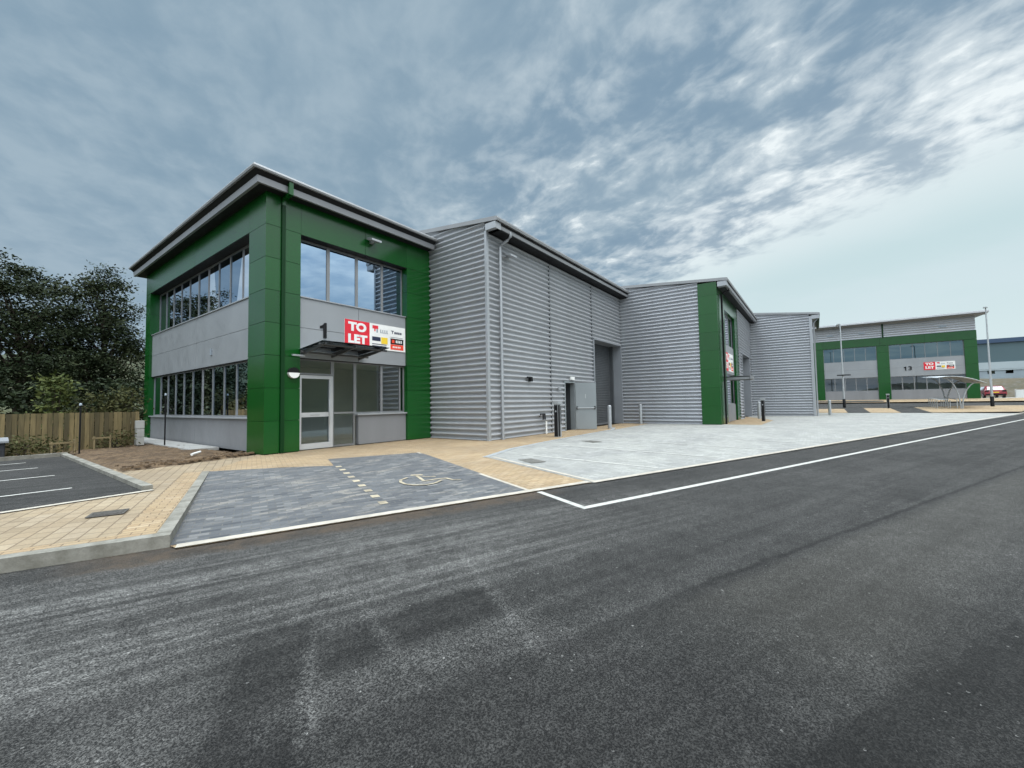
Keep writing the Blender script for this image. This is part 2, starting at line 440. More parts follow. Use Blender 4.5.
def each(mb, name, mat, parent, per=6):
    """every box of the list becomes a part of its own"""
    out = []
    nb = len(mb.v)//8
    for k in range(nb):
        q = MB(); q.add(mb.v[8*k:8*k+8], [tuple(i - 8*k for i in f) for f in mb.f[6*k:6*k+6]]); out.append(q.build(name, M[mat], parent))
    return out
def tag(o, label, cat, group=None):
    o['label'] = label; o['category'] = cat
    if group: o['group'] = group
    return o
def thing(name, loc, label, cat, group=None):
    o = bpy.data.objects.new(name, None); COL.objects.link(o); o.location = loc
    o.empty_display_size = .3
    o['_o'] = tuple(loc)
    return tag(o, label, cat, group)
def struct(o):
    o['kind'] = 'structure'; return o
def copy_thing(root, loc, label, rz=None):
    c = root.copy(); COL.objects.link(c); c.location = loc; c['label'] = label
    if rz is not None: c.rotation_euler = (0, 0, rz)
    for ch in root.children:
        d = ch.copy(); COL.objects.link(d); d.parent = c
        for g in ch.children:
            e = g.copy(); COL.objects.link(e); e.parent = d
    return c

def text_mesh(txt, size, extrude=.006, bold=0.0):
    cu = bpy.data.curves.new('lettering', 'FONT'); cu.body = txt; cu.size = size; cu.extrude = extrude
    cu.align_x = 'CENTER'; cu.align_y = 'CENTER'; cu.offset = bold
    ob = bpy.data.objects.new('lettering', cu); COL.objects.link(ob)
    dg = bpy.context.evaluated_depsgraph_get()
    me = bpy.data.meshes.new_from_object(ob.evaluated_get(dg))
    bpy.data.objects.remove(ob); bpy.data.curves.remove(cu)
    return me
def put_text(mb, txt, size, F, a, z, o, sx=1.0, bold=0.0, extrude=.006):
    """lettering on facade F, read from outside"""
    me = text_mesh(txt, size, extrude, bold)
    ax, c = F; n = len(mb.v)
    for v in me.vertices:
        if ax == 'y': mb.v.append((a + v.co.x * sx, c - o - v.co.z, z + v.co.y))
        else: mb.v.append((c - o - v.co.z, a - v.co.x * sx, z + v.co.y))
    for p in me.polygons: mb.f.append(tuple(i + n for i in p.vertices)); mb.sm.append(False)
    bpy.data.meshes.remove(me)

# ------------------------------------------------------------------ ground levels
def rise(x): return min(max((x - 46) * .04, 0), .96)
def z_road(x, y): return -.12 + rise(x)
def z_apron(x, y):
    d = tof(x, y); return -.11 * min(max(1 - d / 5, 0), 1) + rise(x)
def z_flat(x, y): return rise(x)

def sheet(name, pts, zf, dz, mat, kind=True):
    bm = bmesh.new()
    f = bm.faces.new([bm.verts.new((p[0], p[1], 0)) for p in pts])
    bmesh.ops.triangulate(bm, faces=[f])
    for co, no in (((46, 0, 0), (1, 0, 0)), ((70, 0, 0), (1, 0, 0)), ((*st(0, 5), 0), (-SU, CU, 0)), ((*st(0, 0), 0), (-SU, CU, 0))):
        g = bm.verts[:] + bm.edges[:] + bm.faces[:]
        bmesh.ops.bisect_plane(bm, geom=g, plane_co=co, plane_no=no, dist=1e-5)
    for v in bm.verts: v.co.z = zf(v.co.x, v.co.y) + dz
    bmesh.ops.recalc_face_normals(bm, faces=bm.faces)
    for f in bm.faces:
        if f.normal.z < 0: f.normal_flip()
    me = bpy.data.meshes.new(name); bm.to_mesh(me); bm.free(); me.materials.append(mat)
    o = bpy.data.objects.new(name, me); COL.objects.link(o)
    return struct(o) if kind else o

def ribbon(name, path, w, zf, dz, mat, h=None):
    """strip of width w to the left of the path; h gives it a solid depth"""
    L = []; n = len(path)
    P = [Vector((p[0], p[1])) for p in path]
    off = []
    for i in range(n):
        d0 = (P[i] - P[i-1]).normalized() if i else (P[1] - P[0]).normalized()
        d1 = (P[i+1] - P[i]).normalized() if i < n - 1 else d0
        t = (d0 + d1).normalized(); nn = Vector((-t.y, t.x)); k = w / max(.3, nn.dot(Vector((-d0.y, d0.x))))
        off.append(P[i] + nn * k)
    mb = MB()
    for i in range(n - 1):
        a, b, c, d = P[i], P[i+1], off[i+1], off[i]
        za = [zf(q.x, q.y) + dz for q in (a, b, c, d)]
        if h is None:
            mb.add([(q.x, q.y, z) for q, z in zip((a, b, c, d), za)], [(0, 1, 2, 3)])
        else:
            mb.add([(q.x, q.y, z) for q, z in zip((a, b, c, d), za)] + [(q.x, q.y, z - h) for q, z in zip((a, b, c, d), za)],
                   [(0,1,2,3),(7,6,5,4),(0,4,5,1),(1,5,6,2),(2,6,7,3),(3,7,4,0)])
    return struct(mb.build(name, mat))

# terrain
tb = MB()
xs = [-400, -120, -40, -10, 20, 46, 70, 80, 95, 110, 160, 420]
zs_ = [-.35, -.35, -.35, -.35, -.35, -.35, .6, .7, .8, .8, .8, .8]
ys = [-420, -140, -60, -20, 20, 60, 140, 420]
vs = [(x, y, z) for x, z in zip(xs, zs_) for y in ys]
fs = [(i*len(ys)+j, (i+1)*len(ys)+j, (i+1)*len(ys)+j+1, i*len(ys)+j+1) for i in range(len(xs)-1) for j in range(len(ys)-1)]
struct(tb.add(vs, fs).build('ground', M['ground']))

sheet('road', [(-45, -45), (76, -45), (76, 4), (38, 4), (6, 4.6), (-45, 24)], z_road, 0, M['asphalt'])
# raised footway on the left, stepped by a kerb above the road
sheet('footway', [st(-11.5, .33), st(-6.02, .33), st(-6.02, 5.45), (5.6, 12.0), (5.6, 12.9), (1.98, 12.9), (1.98, 8.9), (.38, 8.74), (-3.6, 8.33)], z_flat, -.002, M['tan_near'])
# tan apron that falls to the road
sheet('footway', [st(-5.86, .06), st(.0, .06), st(-.08, 3.74), (9.75, 7.22), (12.7, 7.45), (18.6, 7.75), (24.3, 7.9), (24.3, 9.6), (11.5, 9.6), (11.5, 12.7), (5.1, 12.7), st(-6.02, 5.45), st(-6.0, .3)], z_apron, 0, M['tan'])
# pale grey yard
sheet('yard', [st(-.02, 0), st(46, 0), (45.7, 3.0), (45.7, 0.2), (38.1, .2), (38.1, 4.2), (24.3, 4.2), (24.3, 7.9), (18.6, 7.75), (12.7, 7.45), (9.75, 7.2), st(-.14, 3.72)], z_apron, .004, M['conc'])
sheet('footway', [(24.7, 4.3), (35.5, 4.3), (33.0, 3.0), (30.0, 2.15), (24.7, 2.3)], z_apron, .008, M['tan'])
ribbon('drain_channel', [st(-.14, 3.72), (9.75, 7.2), (12.7, 7.45), (18.6, 7.75), (20.1, 8.3)], .16, z_apron, .009, M['galv'])
# charcoal parking bays
sheet('parking_bay', [st(-5.95, .2), st(-1.3, .2), st(-1.24, 5.73), st(-3.58, 5.88), st(-3.64, 4.62), st(-4.6, 5.0), st(-5.97, 5.4)], z_apron, .005, M['bay'])
ribbon('edging', [st(-5.88, .06), st(-.04, .06)], .13, z_apron, .010, M['edging'])
ribbon('edging', [st(-1.3, .2), st(-1.24, 5.73)], .07, z_apron, .010, M['edging'])
ribbon('edging', [st(0, .0), st(44, .0)], .12, z_apron, .010, M['edging'])
ribbon('edging', [st(-.05, 3.7), st(.02, .1)], .10, z_apron, .011, M['edging'])
# kerbs
ribbon('kerb', [st(-16, .2), st(-5.94, .2)], .15, z_flat, .012, M['kerb'], .4)
ribbon('footway', [st(-6.42, .36), st(-6.42, 5.5)], -.33, z_flat, .003, M['tan'])
ribbon('footway', [st(-11.4, .35), st(-6.42, .35)], .2, z_flat, .003, M['tan'])
ribbon('kerb', [st(-5.94, .35), st(-5.97, 5.42)], .13, z_flat, .014, M['kerb'], .4)
# car park sunk a little below the footway
sheet('car_park', [(-9, 7.9), (.38, 8.82), (1.86, 8.97), (1.86, 17.9), (-9, 17.4)], z_flat, .006, M['asphalt_plain'])
ribbon('kerb', [(-9, 7.78), (.38, 8.70), (1.98, 8.86)], .12, z_flat, .012, M['edging'])
ribbon('kerb', [(2.0, 9.05), (2.0, 18.05)], .14, z_flat, .075, M['kerb'], .3)
ribbon('kerb', [(2.0, 18.05), (-9, 17.5)], -.14, z_flat, .098, M['kerb'], .3)

# markings
def line(path, w, zf=z_road, dz=.005, mat='line'):
    return ribbon('road_marking', path, w, zf, dz, M[mat])
line([st(-1.26, .04), st(-1.36, -1.12)], .10)
line([st(-1.36, -1.22), st(40, -1.22)], .11)
for x0, y, x1 in ((-4.6, 14.77, 1.17), (-4.6, 12.7, 1.24), (-4.6, 10.35, 1.22), (-4.6, 16.5, 1.1)):
    line([(x0, y - .05), (x1, y + .02)], .085, z_flat, .012)
# dashes of tan blocks between the two bays
mb = MB()
for k in range(9):
    t = .62 + k * .46
    a = [st(-3.63, t), st(-3.51, t), st(-3.51, t + .17), st(-3.63, t + .17)]
    mb.add([(p[0], p[1], z_apron(*p) + .011) for p in a], [(0, 1, 2, 3)])
struct(mb.build('bay_divider', M['tan_mark']))
# yard joints that mark the loading bays
mb = MB()
for k, x in enumerate((8.95, 11.3, 13.7, 16.2)):
    y0 = 3.25 - (x - 6.85) * .3887 + .35
    y1 = min(6.35 + .05 * k, 6.6)
    ya = y0
    seg = 6
    for i in range(seg):
        a, b = ya + (y1 - ya) * i / seg, ya + (y1 - ya) * (i + 1) / seg
        mb.add([(x, a, z_apron(x, a) + .010), (x + .09, a, z_apron(x + .09, a) + .010), (x + .09, b, z_apron(x + .09, b) + .010), (x, b, z_apron(x, b) + .010)], [(0, 1, 2, 3)])
struct(mb.build('bay_marking', M['line']))

# wheelchair symbol set in tan blocks (symbol read from the road side)
def wheelchair():
    mb = MB()
    def stroke(pts, w):
        for i in range(len(pts) - 1):
            a, b = Vector(pts[i]), Vector(pts[i+1]); d = (b - a).normalized(); n = Vector((-d.y, d.x)) * w / 2
            q = [a - n - d*w*.3, b - n + d*w*.3, b + n + d*w*.3, a + n - d*w*.3]
            dzz = .012 + .0006 * len(mb.f)
            mb.add([(p.x, p.y, z_apron(p.x, p.y) + dzz) for p in q], [(0, 1, 2, 3)])
    P = lambda s, t: st(s, t)
    stroke([P(-2.52, 2.50), P(-2.37, 2.42)], .11)                                     # head
    stroke([P(-2.47, 2.36), P(-2.52, 1.85)], .06)                                     # back
    stroke([P(-2.40, 2.22), P(-2.20, 2.10)], .045)                                    # arm
    stroke([P(-2.52, 1.84), P(-2.20, 1.87)], .055)                                    # seat
    stroke([P(-2.20, 1.87), P(-2.08, 1.84), P(-2.03, 1.62), P(-1.92, 1.56)], .055)    # leg
    stroke([P(-2.70, 2.28), P(-2.86, 2.15), P(-2.92, 1.95), P(-2.90, 1.74), P(-2.80, 1.57), P(-2.62, 1.48), P(-2.42, 1.53), P(-2.25, 1.68)], .055)   # wheel
    return struct(mb.build('bay_marking', M['tan_mark'], fix=False))
wheelchair()

# soil bed beside the office
def soil():
    mb = MB(); nx, ny = 46, 100; x0, x1, y0, y1 = 2.12, 5.0, 12.0, 20.6
    rnd = random.Random(3)
    ph = [(rnd.uniform(.5, 3.5), rnd.uniform(.5, 3.5), rnd.uniform(0, 6)) for _ in range(8)]
    vs = []
    for i in range(nx + 1):
        for j in range(ny + 1):
            u, v = i/nx, j/ny
            x = x0 + (x1-x0)*u
            yf = y0 + .78*u + .06*math.sin(x*9) + .04*math.sin(x*23)
            y = yf + (y1-yf)*v
            e = min(min(u, 1-u)/.08, min(v, 1)/.05, 1)
            h = .035 + sum(.007*math.sin(a*x*2 + b*y*2 + c) for a, b, c in ph) + rnd.uniform(-.018, .018)
            ridge = math.exp(-((y - yf - .35)/.22)**2) * (1 if x > 3.2 else .4) * .06
            vs.append((x + rnd.uniform(-.02, .02), y + rnd.uniform(-.02, .02), max(.0, h + ridge)*e - .012*(1-e)))
    fs = [(i*(ny+1)+j, (i+1)*(ny+1)+j, (i+1)*(ny+1)+j+1, i*(ny+1)+j+1) for i in range(nx) for j in range(ny)]
    mb.add(vs, fs, True)
    # clods along the front
    for k in range(150):
        u = rnd.random(); x = x0 + (x1-x0)*u; y = y0 + .78*u + abs(rnd.gauss(.25, .35)); r = rnd.uniform(.012, .04)
        mb.obox((x, y, .07), (r, r*.4, r*.1), (-r*.4, r*.8, 0), (0, r*.2, r*.6))
    return struct(mb.build('soil', M['soil'], fix=False))
soil()
ob = MB().box(4.35, 5.14, 15.8, 25.4, -.02, .07).build('slab', M['pad']); struct(ob)
# rough earth in front of the fence
sheet('soil', [(-9, 17.6), (2.12, 18.1), (4.4, 20.3), (3.9, 20.6), (.7, 19.4), (-9, 16.9+1.6)], z_flat, .02, M['soil'])

# ------------------------------------------------------------------ facade helpers
def corr(F, a0, a1, z0, z1, clip=None, depth=.045, pitch=.2, o=-.045, n=10):
    """horizontally ribbed sheet as real geometry; clip=(a, z, slope) cuts it under a sloping verge"""
    zs = [z0]; k = math.ceil(z0 / (pitch/n) + 1e-6)
    while k * pitch/n < z1 - 1e-6: zs.append(k * pitch/n); k += 1
    zs.append(z1)
    mb = MB(); vs = []
    def out(z):
        q = math.cos(2*math.pi*z/pitch) * 1.15
        return o + depth * (1 + max(-1, min(1, q)))
    for z in zs:
        for a in (a0, a1):
            vs.append((F[1] - out(z), a, z) if F[0] == 'x' else (a, F[1] - out(z), z))
    fs = [(2*i, 2*i+1, 2*i+3, 2*i+2) for i in range(len(zs)-1)]
    mb.add(vs, fs, True)
    if clip:
        bm = bmesh.new(); V = [bm.verts.new(v) for v in mb.v]
        for f in mb.f: bm.faces.new([V[i] for i in f]).smooth = True
        a, z, sl = clip
        co = (F[1], a, z) if F[0] == 'x' else (a, F[1], z)
        no = (0, -sl, 1) if F[0] == 'x' else (-sl, 0, 1)
        bmesh.ops.bisect_plane(bm, geom=bm.verts[:]+bm.edges[:]+bm.faces[:], plane_co=co, plane_no=no, clear_outer=True)
        me = bpy.data.meshes.new('t'); bm.to_mesh(me); bm.free()
        mb = MB().merge(me); bpy.data.meshes.remove(me)
    return mb

def window(F, a0, a1, z0, z1, mull, parent, o=-.2, fw=.055, glass='glass', frame='alu', trans=(), name='window'):
    mb = MB(); d0, d1 = o - .02, o + .025
    mb.fbox(F, a0, a1, z0, z0+fw, d0, d1); mb.fbox(F, a0, a1, z1-fw, z1, d0, d1)
    mb.fbox(F, a0, a0+fw, z0+fw, z1-fw, d0, d1); mb.fbox(F, a1-fw, a1, z0+fw, z1-fw, d0, d1)
    for m_ in mull:
        w = .05
        if isinstance(m_, tuple): m_, w = m_
        mb.fbox(F, m_-w/2, m_+w/2, z0+fw, z1-fw, d0, d1)
    for t in trans: mb.fbox(F, a0+fw, a1-fw, t-.03, t+.03, d0+.002, d1-.003)
    w = mb.build(name, M[frame], parent)
    xs_ = [a0+fw*.5] + [m_ if not isinstance(m_, tuple) else m_[0] for m_ in mull] + [a1-fw*.5]
    p = MB()
    rr = random.Random(int(a0*100+z0*10))
    for l, r_ in zip(xs_[:-1], xs_[1:]):
        # each pane sits very slightly out of true, as sealed units do
        t1, t2 = rr.uniform(-.0004, .0004), rr.uniform(-.0004, .0004)
        q = []
        for a, z, oo in ((l, z0+fw*.5, o-t1), (r_, z0+fw*.5, o+t1), (r_, z1-fw*.5, o+t1+t2), (l, z1-fw*.5, o-t1+t2)):
            q.append((F[1]-oo, a, z) if F[0] == 'x' else (a, F[1]-oo, z))
        p.add(q, [(0, 1, 2, 3)])
    p.build('pane', M[glass], w)
    return w

def panels(mb, F, a_list, z_list, o0, o1, gap=.012):
    for a, b in zip(a_list[:-1], a_list[1:]):
        for c, d in zip(z_list[:-1], z_list[1:]):
            mb.fbox(F, a+gap/2, b-gap/2, c+gap/2, d-gap/2, o0, o1)

def sweep_L(prof, x, y, y_end, x_end):
    """closed profile [(overhang, z)] run along the x face (from y_end) round the corner to x_end"""
    n = len(prof); vs = []
    for o, z in prof: vs.append((x - o, y_end, z))
    for o, z in prof: vs.append((x - o, y - o, z))
    for o, z in prof: vs.append((x_end, y - o, z))
    fs = [tuple(range(n)), tuple(range(2*n, 3*n))]
    for r in range(2):
        for i in range(n): fs.append((r*n+i, r*n+(i+1) % n, (r+1)*n+(i+1) % n, (r+1)*n+i))
    return MB().add(vs, fs)

ZC = [.02, .95, 1.9, 2.85, 3.8, 4.75, 5.7, 6.66, 7.62]

# ------------------------------------------------------------------ unit 1: green corner office
off = thing('office_building', (5.15, 12.53, 0), 'two storey green and grey corner office block with a big black 1 above its entrance', 'building')
FX, FY = ('x', 5.15), ('y', 12.53)
g = MB()
for c, d in zip(ZC[:-1], ZC[1:]):
    g.box(5.15, 5.57, 12.53, 13.66, c+.006, d-.006)                 # corner column
    g.box(5.68, 6.15, 12.53, 12.98, c+.006, d-.006)                 # second column
    g.box(10.22, 11.38, 12.53, 12.98, c+.006, d-.006)               # end column
    g.box(5.15, 5.60, 24.4, 25.1, c+.006, d-.006)                   # back column
panels(g, FX, [13.66, 18.5, 24.4], [6.67, 7.62], -.45, 0)
panels(g, FY, [6.15, 8.4, 10.22], [6.64, 7.62], -.45, 0)
g.build('green_cladding', M['green'], off)
b = MB(); b.box(5.57, 5.68, 12.60, 13.0, .02, 7.6)
b.box(5.17, 5.55, 12.55, 13.64, 0, 7.6); b.box(5.70, 6.13, 12.55, 12.96, 0, 7.6); b.box(10.24, 11.36, 12.55, 12.96, 0, 7.6); b.box(5.17, 5.58, 24.42, 25.08, 0, 7.6)
each(b, 'wall', 'green_dark', off)
g = MB()
panels(g, FX, [13.66, 18.53, 24.4], [2.82, 3.78, 4.72], -.25, -.10)
panels(g, FY, [6.15, 8.2, 10.22], [2.84, 3.78, 4.72], -.25, -.10)
each(g, 'grey_panel', 'panel', off)
g = MB()
panels(g, FX, [13.66, 18.53, 24.4], [.02, 1.0], -.27, -.10)
panels(g, FY, [8.19, 10.22], [.02, 1.02], -.27, -.10)
each(g, 'dado_panel', 'dado', off)
g = MB(); g.fbox(FX, 13.66, 24.4, 1.0, 1.045, -.27, -.02); g.fbox(FY, 8.12, 10.22, 1.022, 1.07, -.27, -.02)
g.fbox(FX, 13.66, 24.4, 4.72, 4.755, -.40, -.06); g.fbox(FY, 6.15, 10.22, 4.72, 4.755, -.36, -.06)
each(g, 'window_sill', 'trim', off)
muls = [24.4 - 1.04*k for k in range(1, 11)]
window(FX, 13.66, 24.4, 4.755, 6.65, [(m_, .07 if i % 3 == 1 else .04) for i, m_ in enumerate(muls)], off, o=-.36)
window(FX, 13.66, 24.4, 1.045, 2.82, [(m_, .06) for m_ in muls], off, o=-.22)
window(FY, 6.15, 10.22, 4.755, 6.62, [(7.2, .11), (8.25, .10), (9.3, .09)], off, o=-.32)
window(FY, 8.12, 10.22, 1.07, 2.84, [(9.2, .085), (10.02, .05)], off, o=-.22, glass='glass_clear')
hd_ = MB(); hd_.fbox(FX, 13.67, 24.39, 6.655, 6.672, -.34, -.015); hd_.fbox(FY, 6.16, 10.21, 6.625, 6.642, -.30, -.015); hd_.fbox(FX, 13.67, 24.39, 2.802, 2.822, -.26, -.105); hd_.fbox(FY, 6.16, 10.21, 2.822, 2.842, -.26, -.105)  # dark strips under the heads put the reveal's shade into colour
each(hd_, 'window_head_shade', 'recess', off)
# entrance
window(FY, 6.15, 7.30, 2.34, 2.84, [], off, o=-.22, glass='glass_clear')
window(FY, 7.30, 8.12, .02, 2.84, [], off, o=-.22, glass='glass_clear', trans=[1.12])
dr = MB(); o0, o1 = -.26, -.14
dr.fbox(FY, 6.16, 6.27, .03, 2.32, o0, o1); dr.fbox(FY, 7.17, 7.29, .03, 2.32, o0, o1)
dr.fbox(FY, 6.27, 7.17, 2.22, 2.32, o0, o1); dr.fbox(FY, 6.27, 7.17, .03, .20, o0, o1); dr.fbox(FY, 6.27, 7.17, 1.02, 1.16, o0, o1)
door = dr.build('door', M['alu_light'], off)
MB().fbox(FY, 6.26, 7.18, .19, 2.23, -.205, -.195).build('pane', M['glass_clear'], door)
MB().tube([(7.12, 12.62, .75), (7.12, 12.59, .78), (7.12, 12.59, 1.52), (7.12, 12.62, 1.55)], .018).build('handle', M['galv'], door)
MB().fbox(FY, 6.55, 6.85, 1.06, 1.11, -.14, -.13).build('letter_plate', M['galv'], door)
# inside: floor, ceiling slab, back walls and a partition with an open doorway
r_ = MB()
r_.box(5.45, 11.3, 12.85, 24.8, -.02, .015)
r_.box(5.42, 11.3, 12.82, 24.8, 2.86, 4.70)
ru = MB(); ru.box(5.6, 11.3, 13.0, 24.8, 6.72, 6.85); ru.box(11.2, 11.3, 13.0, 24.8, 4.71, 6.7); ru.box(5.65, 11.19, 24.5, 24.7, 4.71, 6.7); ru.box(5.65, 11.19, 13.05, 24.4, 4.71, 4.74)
ru.build('upper_room', M['room_dark'], off)  # upper room coloured dark instead of plaster, so it reads as unlit
r_.box(11.2, 11.3, 13.0, 24.8, .02, 2.85); r_.box(5.65, 11.2, 24.5, 24.7, .02, 2.85)
r_.box(5.72, 6.75, 15.6, 15.72, .02, 2.85); r_.box(7.65, 11.2, 15.6, 15.72, .02, 2.85); r_.box(6.75, 7.65, 15.6, 15.72, 2.1, 2.85)
r_.build('interior', M['room'], off)
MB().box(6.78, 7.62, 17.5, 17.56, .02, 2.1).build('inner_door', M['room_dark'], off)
# eaves
prof = [(.50, 7.895), (.55, 7.90), (.565, 7.95), (.54, 8.01), (.46, 8.04), (-.6, 8.09), (-.6, 7.99), (.44, 7.93)]
sweep_L(prof, 5.15, 12.53, 25.6, 11.3).build('roof', M['roof'], off)
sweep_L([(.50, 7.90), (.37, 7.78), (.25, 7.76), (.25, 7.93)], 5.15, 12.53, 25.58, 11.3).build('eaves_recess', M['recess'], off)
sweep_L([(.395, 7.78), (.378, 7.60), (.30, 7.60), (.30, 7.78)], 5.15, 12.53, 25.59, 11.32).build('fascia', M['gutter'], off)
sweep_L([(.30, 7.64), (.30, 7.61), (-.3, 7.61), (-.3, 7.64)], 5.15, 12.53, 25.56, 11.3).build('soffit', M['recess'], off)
MB().box(5.7, 11.3, 13.1, 25.6, 7.95, 8.08).build('roof_deck', M['roof'], off)
d = MB(); d.box(5.575, 5.675, 12.47, 12.595, .02, 7.35); d.build('downpipe', M['green_dark'], off)
d = MB(); d.box(5.56, 5.68, 12.02, 12.115, 7.52, 7.93); d.box(5.57, 5.67, 12.115, 12.5, 7.50, 7.59); d.box(5.575, 5.675, 12.47, 12.595, 7.35, 7.59)
d.build('downpipe_outlet', M['green'], off)
# number
t = MB(); t.prism([(6.93, 3.54), (7.03, 3.54), (7.03, 4.03), (6.96, 4.03), (6.92, 3.97), (6.86, 3.93), (6.82, 3.92), (6.82, 3.84), (6.93, 3.87)], 'y', 12.595, 12.628); t.build('numeral', M['black'], off)
# glass canopy on tilted arms
c = MB()
yw, yf, zw, zf_ = 12.62, 11.22, 3.0, 3.16
for x in (6.22, 7.2, 8.18):
    c.add([(x, yw, zw-.08), (x, yf, zf_-.03), (x, yf, zf_+.02), (x, yw, zw+.06), (x+.05, yw, zw-.08), (x+.05, yf, zf_-.03), (x+.05, yf, zf_+.02), (x+.05, yw, zw+.06)],
          [(0,1,2,3),(7,6,5,4),(0,4,5,1),(1,5,6,2),(2,6,7,3),(3,7,4,0)])
c.tube([(6.1, yf+.12, zf_-.02), (8.4, yf+.12, zf_-.02)], .035, 8)
c.tube([(6.1, yw-.25, zw), (8.4, yw-.25, zw)], .03, 8)
can = c.build('canopy', M['canopy'], off)
q = MB(); q.add([(6.12, yw, zw+.075), (8.38, yw, zw+.075), (8.38, yf-.06, zf_+.055), (6.12, yf-.06, zf_+.055), (6.12, yw, zw+.09), (8.38, yw, zw+.09), (8.38, yf-.06, zf_+.07), (6.12, yf-.06, zf_+.07)],
    [(3,2,1,0),(4,5,6,7),(0,1,5,4),(1,2,6,5),(2,3,7,6),(3,0,4,7)])
q.build('glazing', M['glass_canopy'], can)
MB().box(5.86, 6.22, 12.36, 12.44, 2.86, 2.91).build('canopy_rail', M['trim'], off)
MB().fbox(FX, 16.9, 17.0, 3.2, 3.42, -.1, -.06).build('vent_cover', M['letter_grey'], off)

# ------------------------------------------------------------------ gabled halls
def gable_roof(y0, z0, slope, ridge, yend, x0, x1, th=.16):
    zr = z0 + slope*(ridge - y0); ze = zr - slope*(yend - ridge)
    return MB().prism([(y0, z0-th), (y0-.02, z0-th*.5), (y0, z0-.02), (y0+.06, z0), (ridge, zr), (yend, ze), (yend, ze-th), (ridge, zr-th)], 'x', x0, x1)

# unit 1 hall
h1 = thing('warehouse', (11.4, 9.5, 0), 'silver ribbed warehouse hall with an open grey door, joined to the green corner office', 'building')
HX, HY = ('x', 11.4), ('y', 9.5)
corr(HX, 9.54, 12.53, .02, 8.6, clip=(8.9, 7.93, .13)).build('ribbed_cladding', M['corr'], h1, fix=False)
corr(HX, 12.53, 17.0, 7.0, 9.2, clip=(8.9, 7.93, .13)).build('ribbed_cladding', M['corr'], h1, fix=False)
def ribs(F, segs, parent, mat='corr'):
    mb = MB()
    for a0, a1, z0, z1 in segs:
        q = corr(F, a0, a1, z0, z1); n = len(mb.v); mb.v += q.v; mb.f += [tuple(i+n for i in f) for f in q.f]; mb.sm += q.sm
    return mb.build('ribbed_cladding', M[mat], parent, fix=False)
ribs(HY, [(11.47, 15.79, .02, 7.75), (15.82, 17.0, .02, 7.75), (17.0, 17.95, 2.30, 7.75), (17.95, 20.12, .02, 7.75), (20.15, 20.2, .02, 7.75), (20.2, 24.2, 4.72, 7.75)], h1)
w = MB()
w.box(11.52, 11.85, 9.64, 16.9, 0, 7.8)
w.box(11.86, 17.0, 9.62, 9.95, 0, 7.75); w.box(17.95, 20.2, 9.62, 9.95, 0, 7.75); w.box(17.0, 17.95, 9.62, 9.95, 2.3, 7.75); w.box(20.2, 24.18, 9.62, 9.95, 4.72, 7.75)
w.box(23.9, 24.18, 9.96, 25, 0, 7.9); w.box(11.5, 24.1, 24.7, 25, 0, 7.9)
each(w, 'wall', 'shutter', h1)
j = MB(); j.fbox(HY, 15.785, 15.825, .02, 7.74, -.02, .012); j.fbox(HY, 20.115, 20.155, 4.7, 7.74, -.02, .012); each(j, 'panel_joint', 'shutter', h1)
c = MB(); c.box(11.345, 11.47, 9.445, 9.545, .0, 7.68); c.build('corner_trim', M['trim'], h1)
gable_roof(8.9, 8.08, .13, 17, 25.2, 11.3, 24.2).build('roof', M['roof'], h1)
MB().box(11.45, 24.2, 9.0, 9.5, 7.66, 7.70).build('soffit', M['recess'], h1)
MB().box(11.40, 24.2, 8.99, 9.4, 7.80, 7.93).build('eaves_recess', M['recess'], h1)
def gutter(x0, x1, yw, zt, parent, r=.10, mat='gutter'):
    """box gutter with a rolled front lip along an eave"""
    y = yw
    MB().prism([(y, zt), (y, zt-.12), (y-.05, zt-.15), (y-.12, zt-.15), (y-.165, zt-.12), (y-.18, zt-.02), (y-.19, zt), (y-.165, zt+.005), (y-.155, zt-.04), (y-.02, zt-.04)], 'x', x0, x1).build('gutter', M[mat], parent)
gutter(11.5, 24.2, 9.16, 7.82, h1)
MB().box(11.29, 11.62, 8.97, 9.445, 7.66, 7.90).build('gutter_end_box', M['trim'], h1)
MB().tube([(12.25, 9.02, 7.78), (12.25, 9.0, 7.62), (12.18, 9.10, 7.48), (12.1, 9.36, 7.36), (12.1, 9.39, 7.26), (12.1, 9.39, .0)], .055, 12).build('downpipe', M['trim'], h1)
f = MB(); f.fbox(HY, 16.96, 17.03, 0, 2.34, -.2, .05); f.fbox(HY, 17.92, 17.99, 0, 2.34, -.2, .05); f.fbox(HY, 17.03, 17.92, 2.27, 2.34, -.2, .05)
df = f.build('door_frame', M['steel_door'], h1)
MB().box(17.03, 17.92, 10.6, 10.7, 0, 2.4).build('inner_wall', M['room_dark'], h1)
# leaf swung open
hx, hy, tx, ty = 17.97, 9.43, 18.42, 8.55
dv = Vector((tx-hx, ty-hy, 0)); nv = Vector((-dv.y, dv.x, 0)).normalized()*.025
lf = MB().obox(((hx+tx)/2, (hy+ty)/2, 1.155), dv/2, nv, (0, 0, 1.125))
dl = lf.build('door', M['steel_door'], h1)
cN = -nv.normalized()  # side facing the viewer
if cN.dot(Vector((-18, -9, 0))) < 0: cN = -cN
dn = dv.normalized()
p0 = Vector((hx, hy, 0))
MB().tube([tuple(p0 + dn*.06 + cN*.07 + Vector((0, 0, 1.05))), tuple(p0 + dn*.92 + cN*.07 + Vector((0, 0, 1.05)))], .018, 8).build('push_bar', M['galv'], dl)
hb = MB()
for k in (.07, .91): hb.obox(tuple(p0 + dn*k + cN*.05 + Vector((0, 0, 1.06))), dn*.035, cN*.03, (0, 0, .07))
each(hb, 'push_bar_box', 'black', dl)
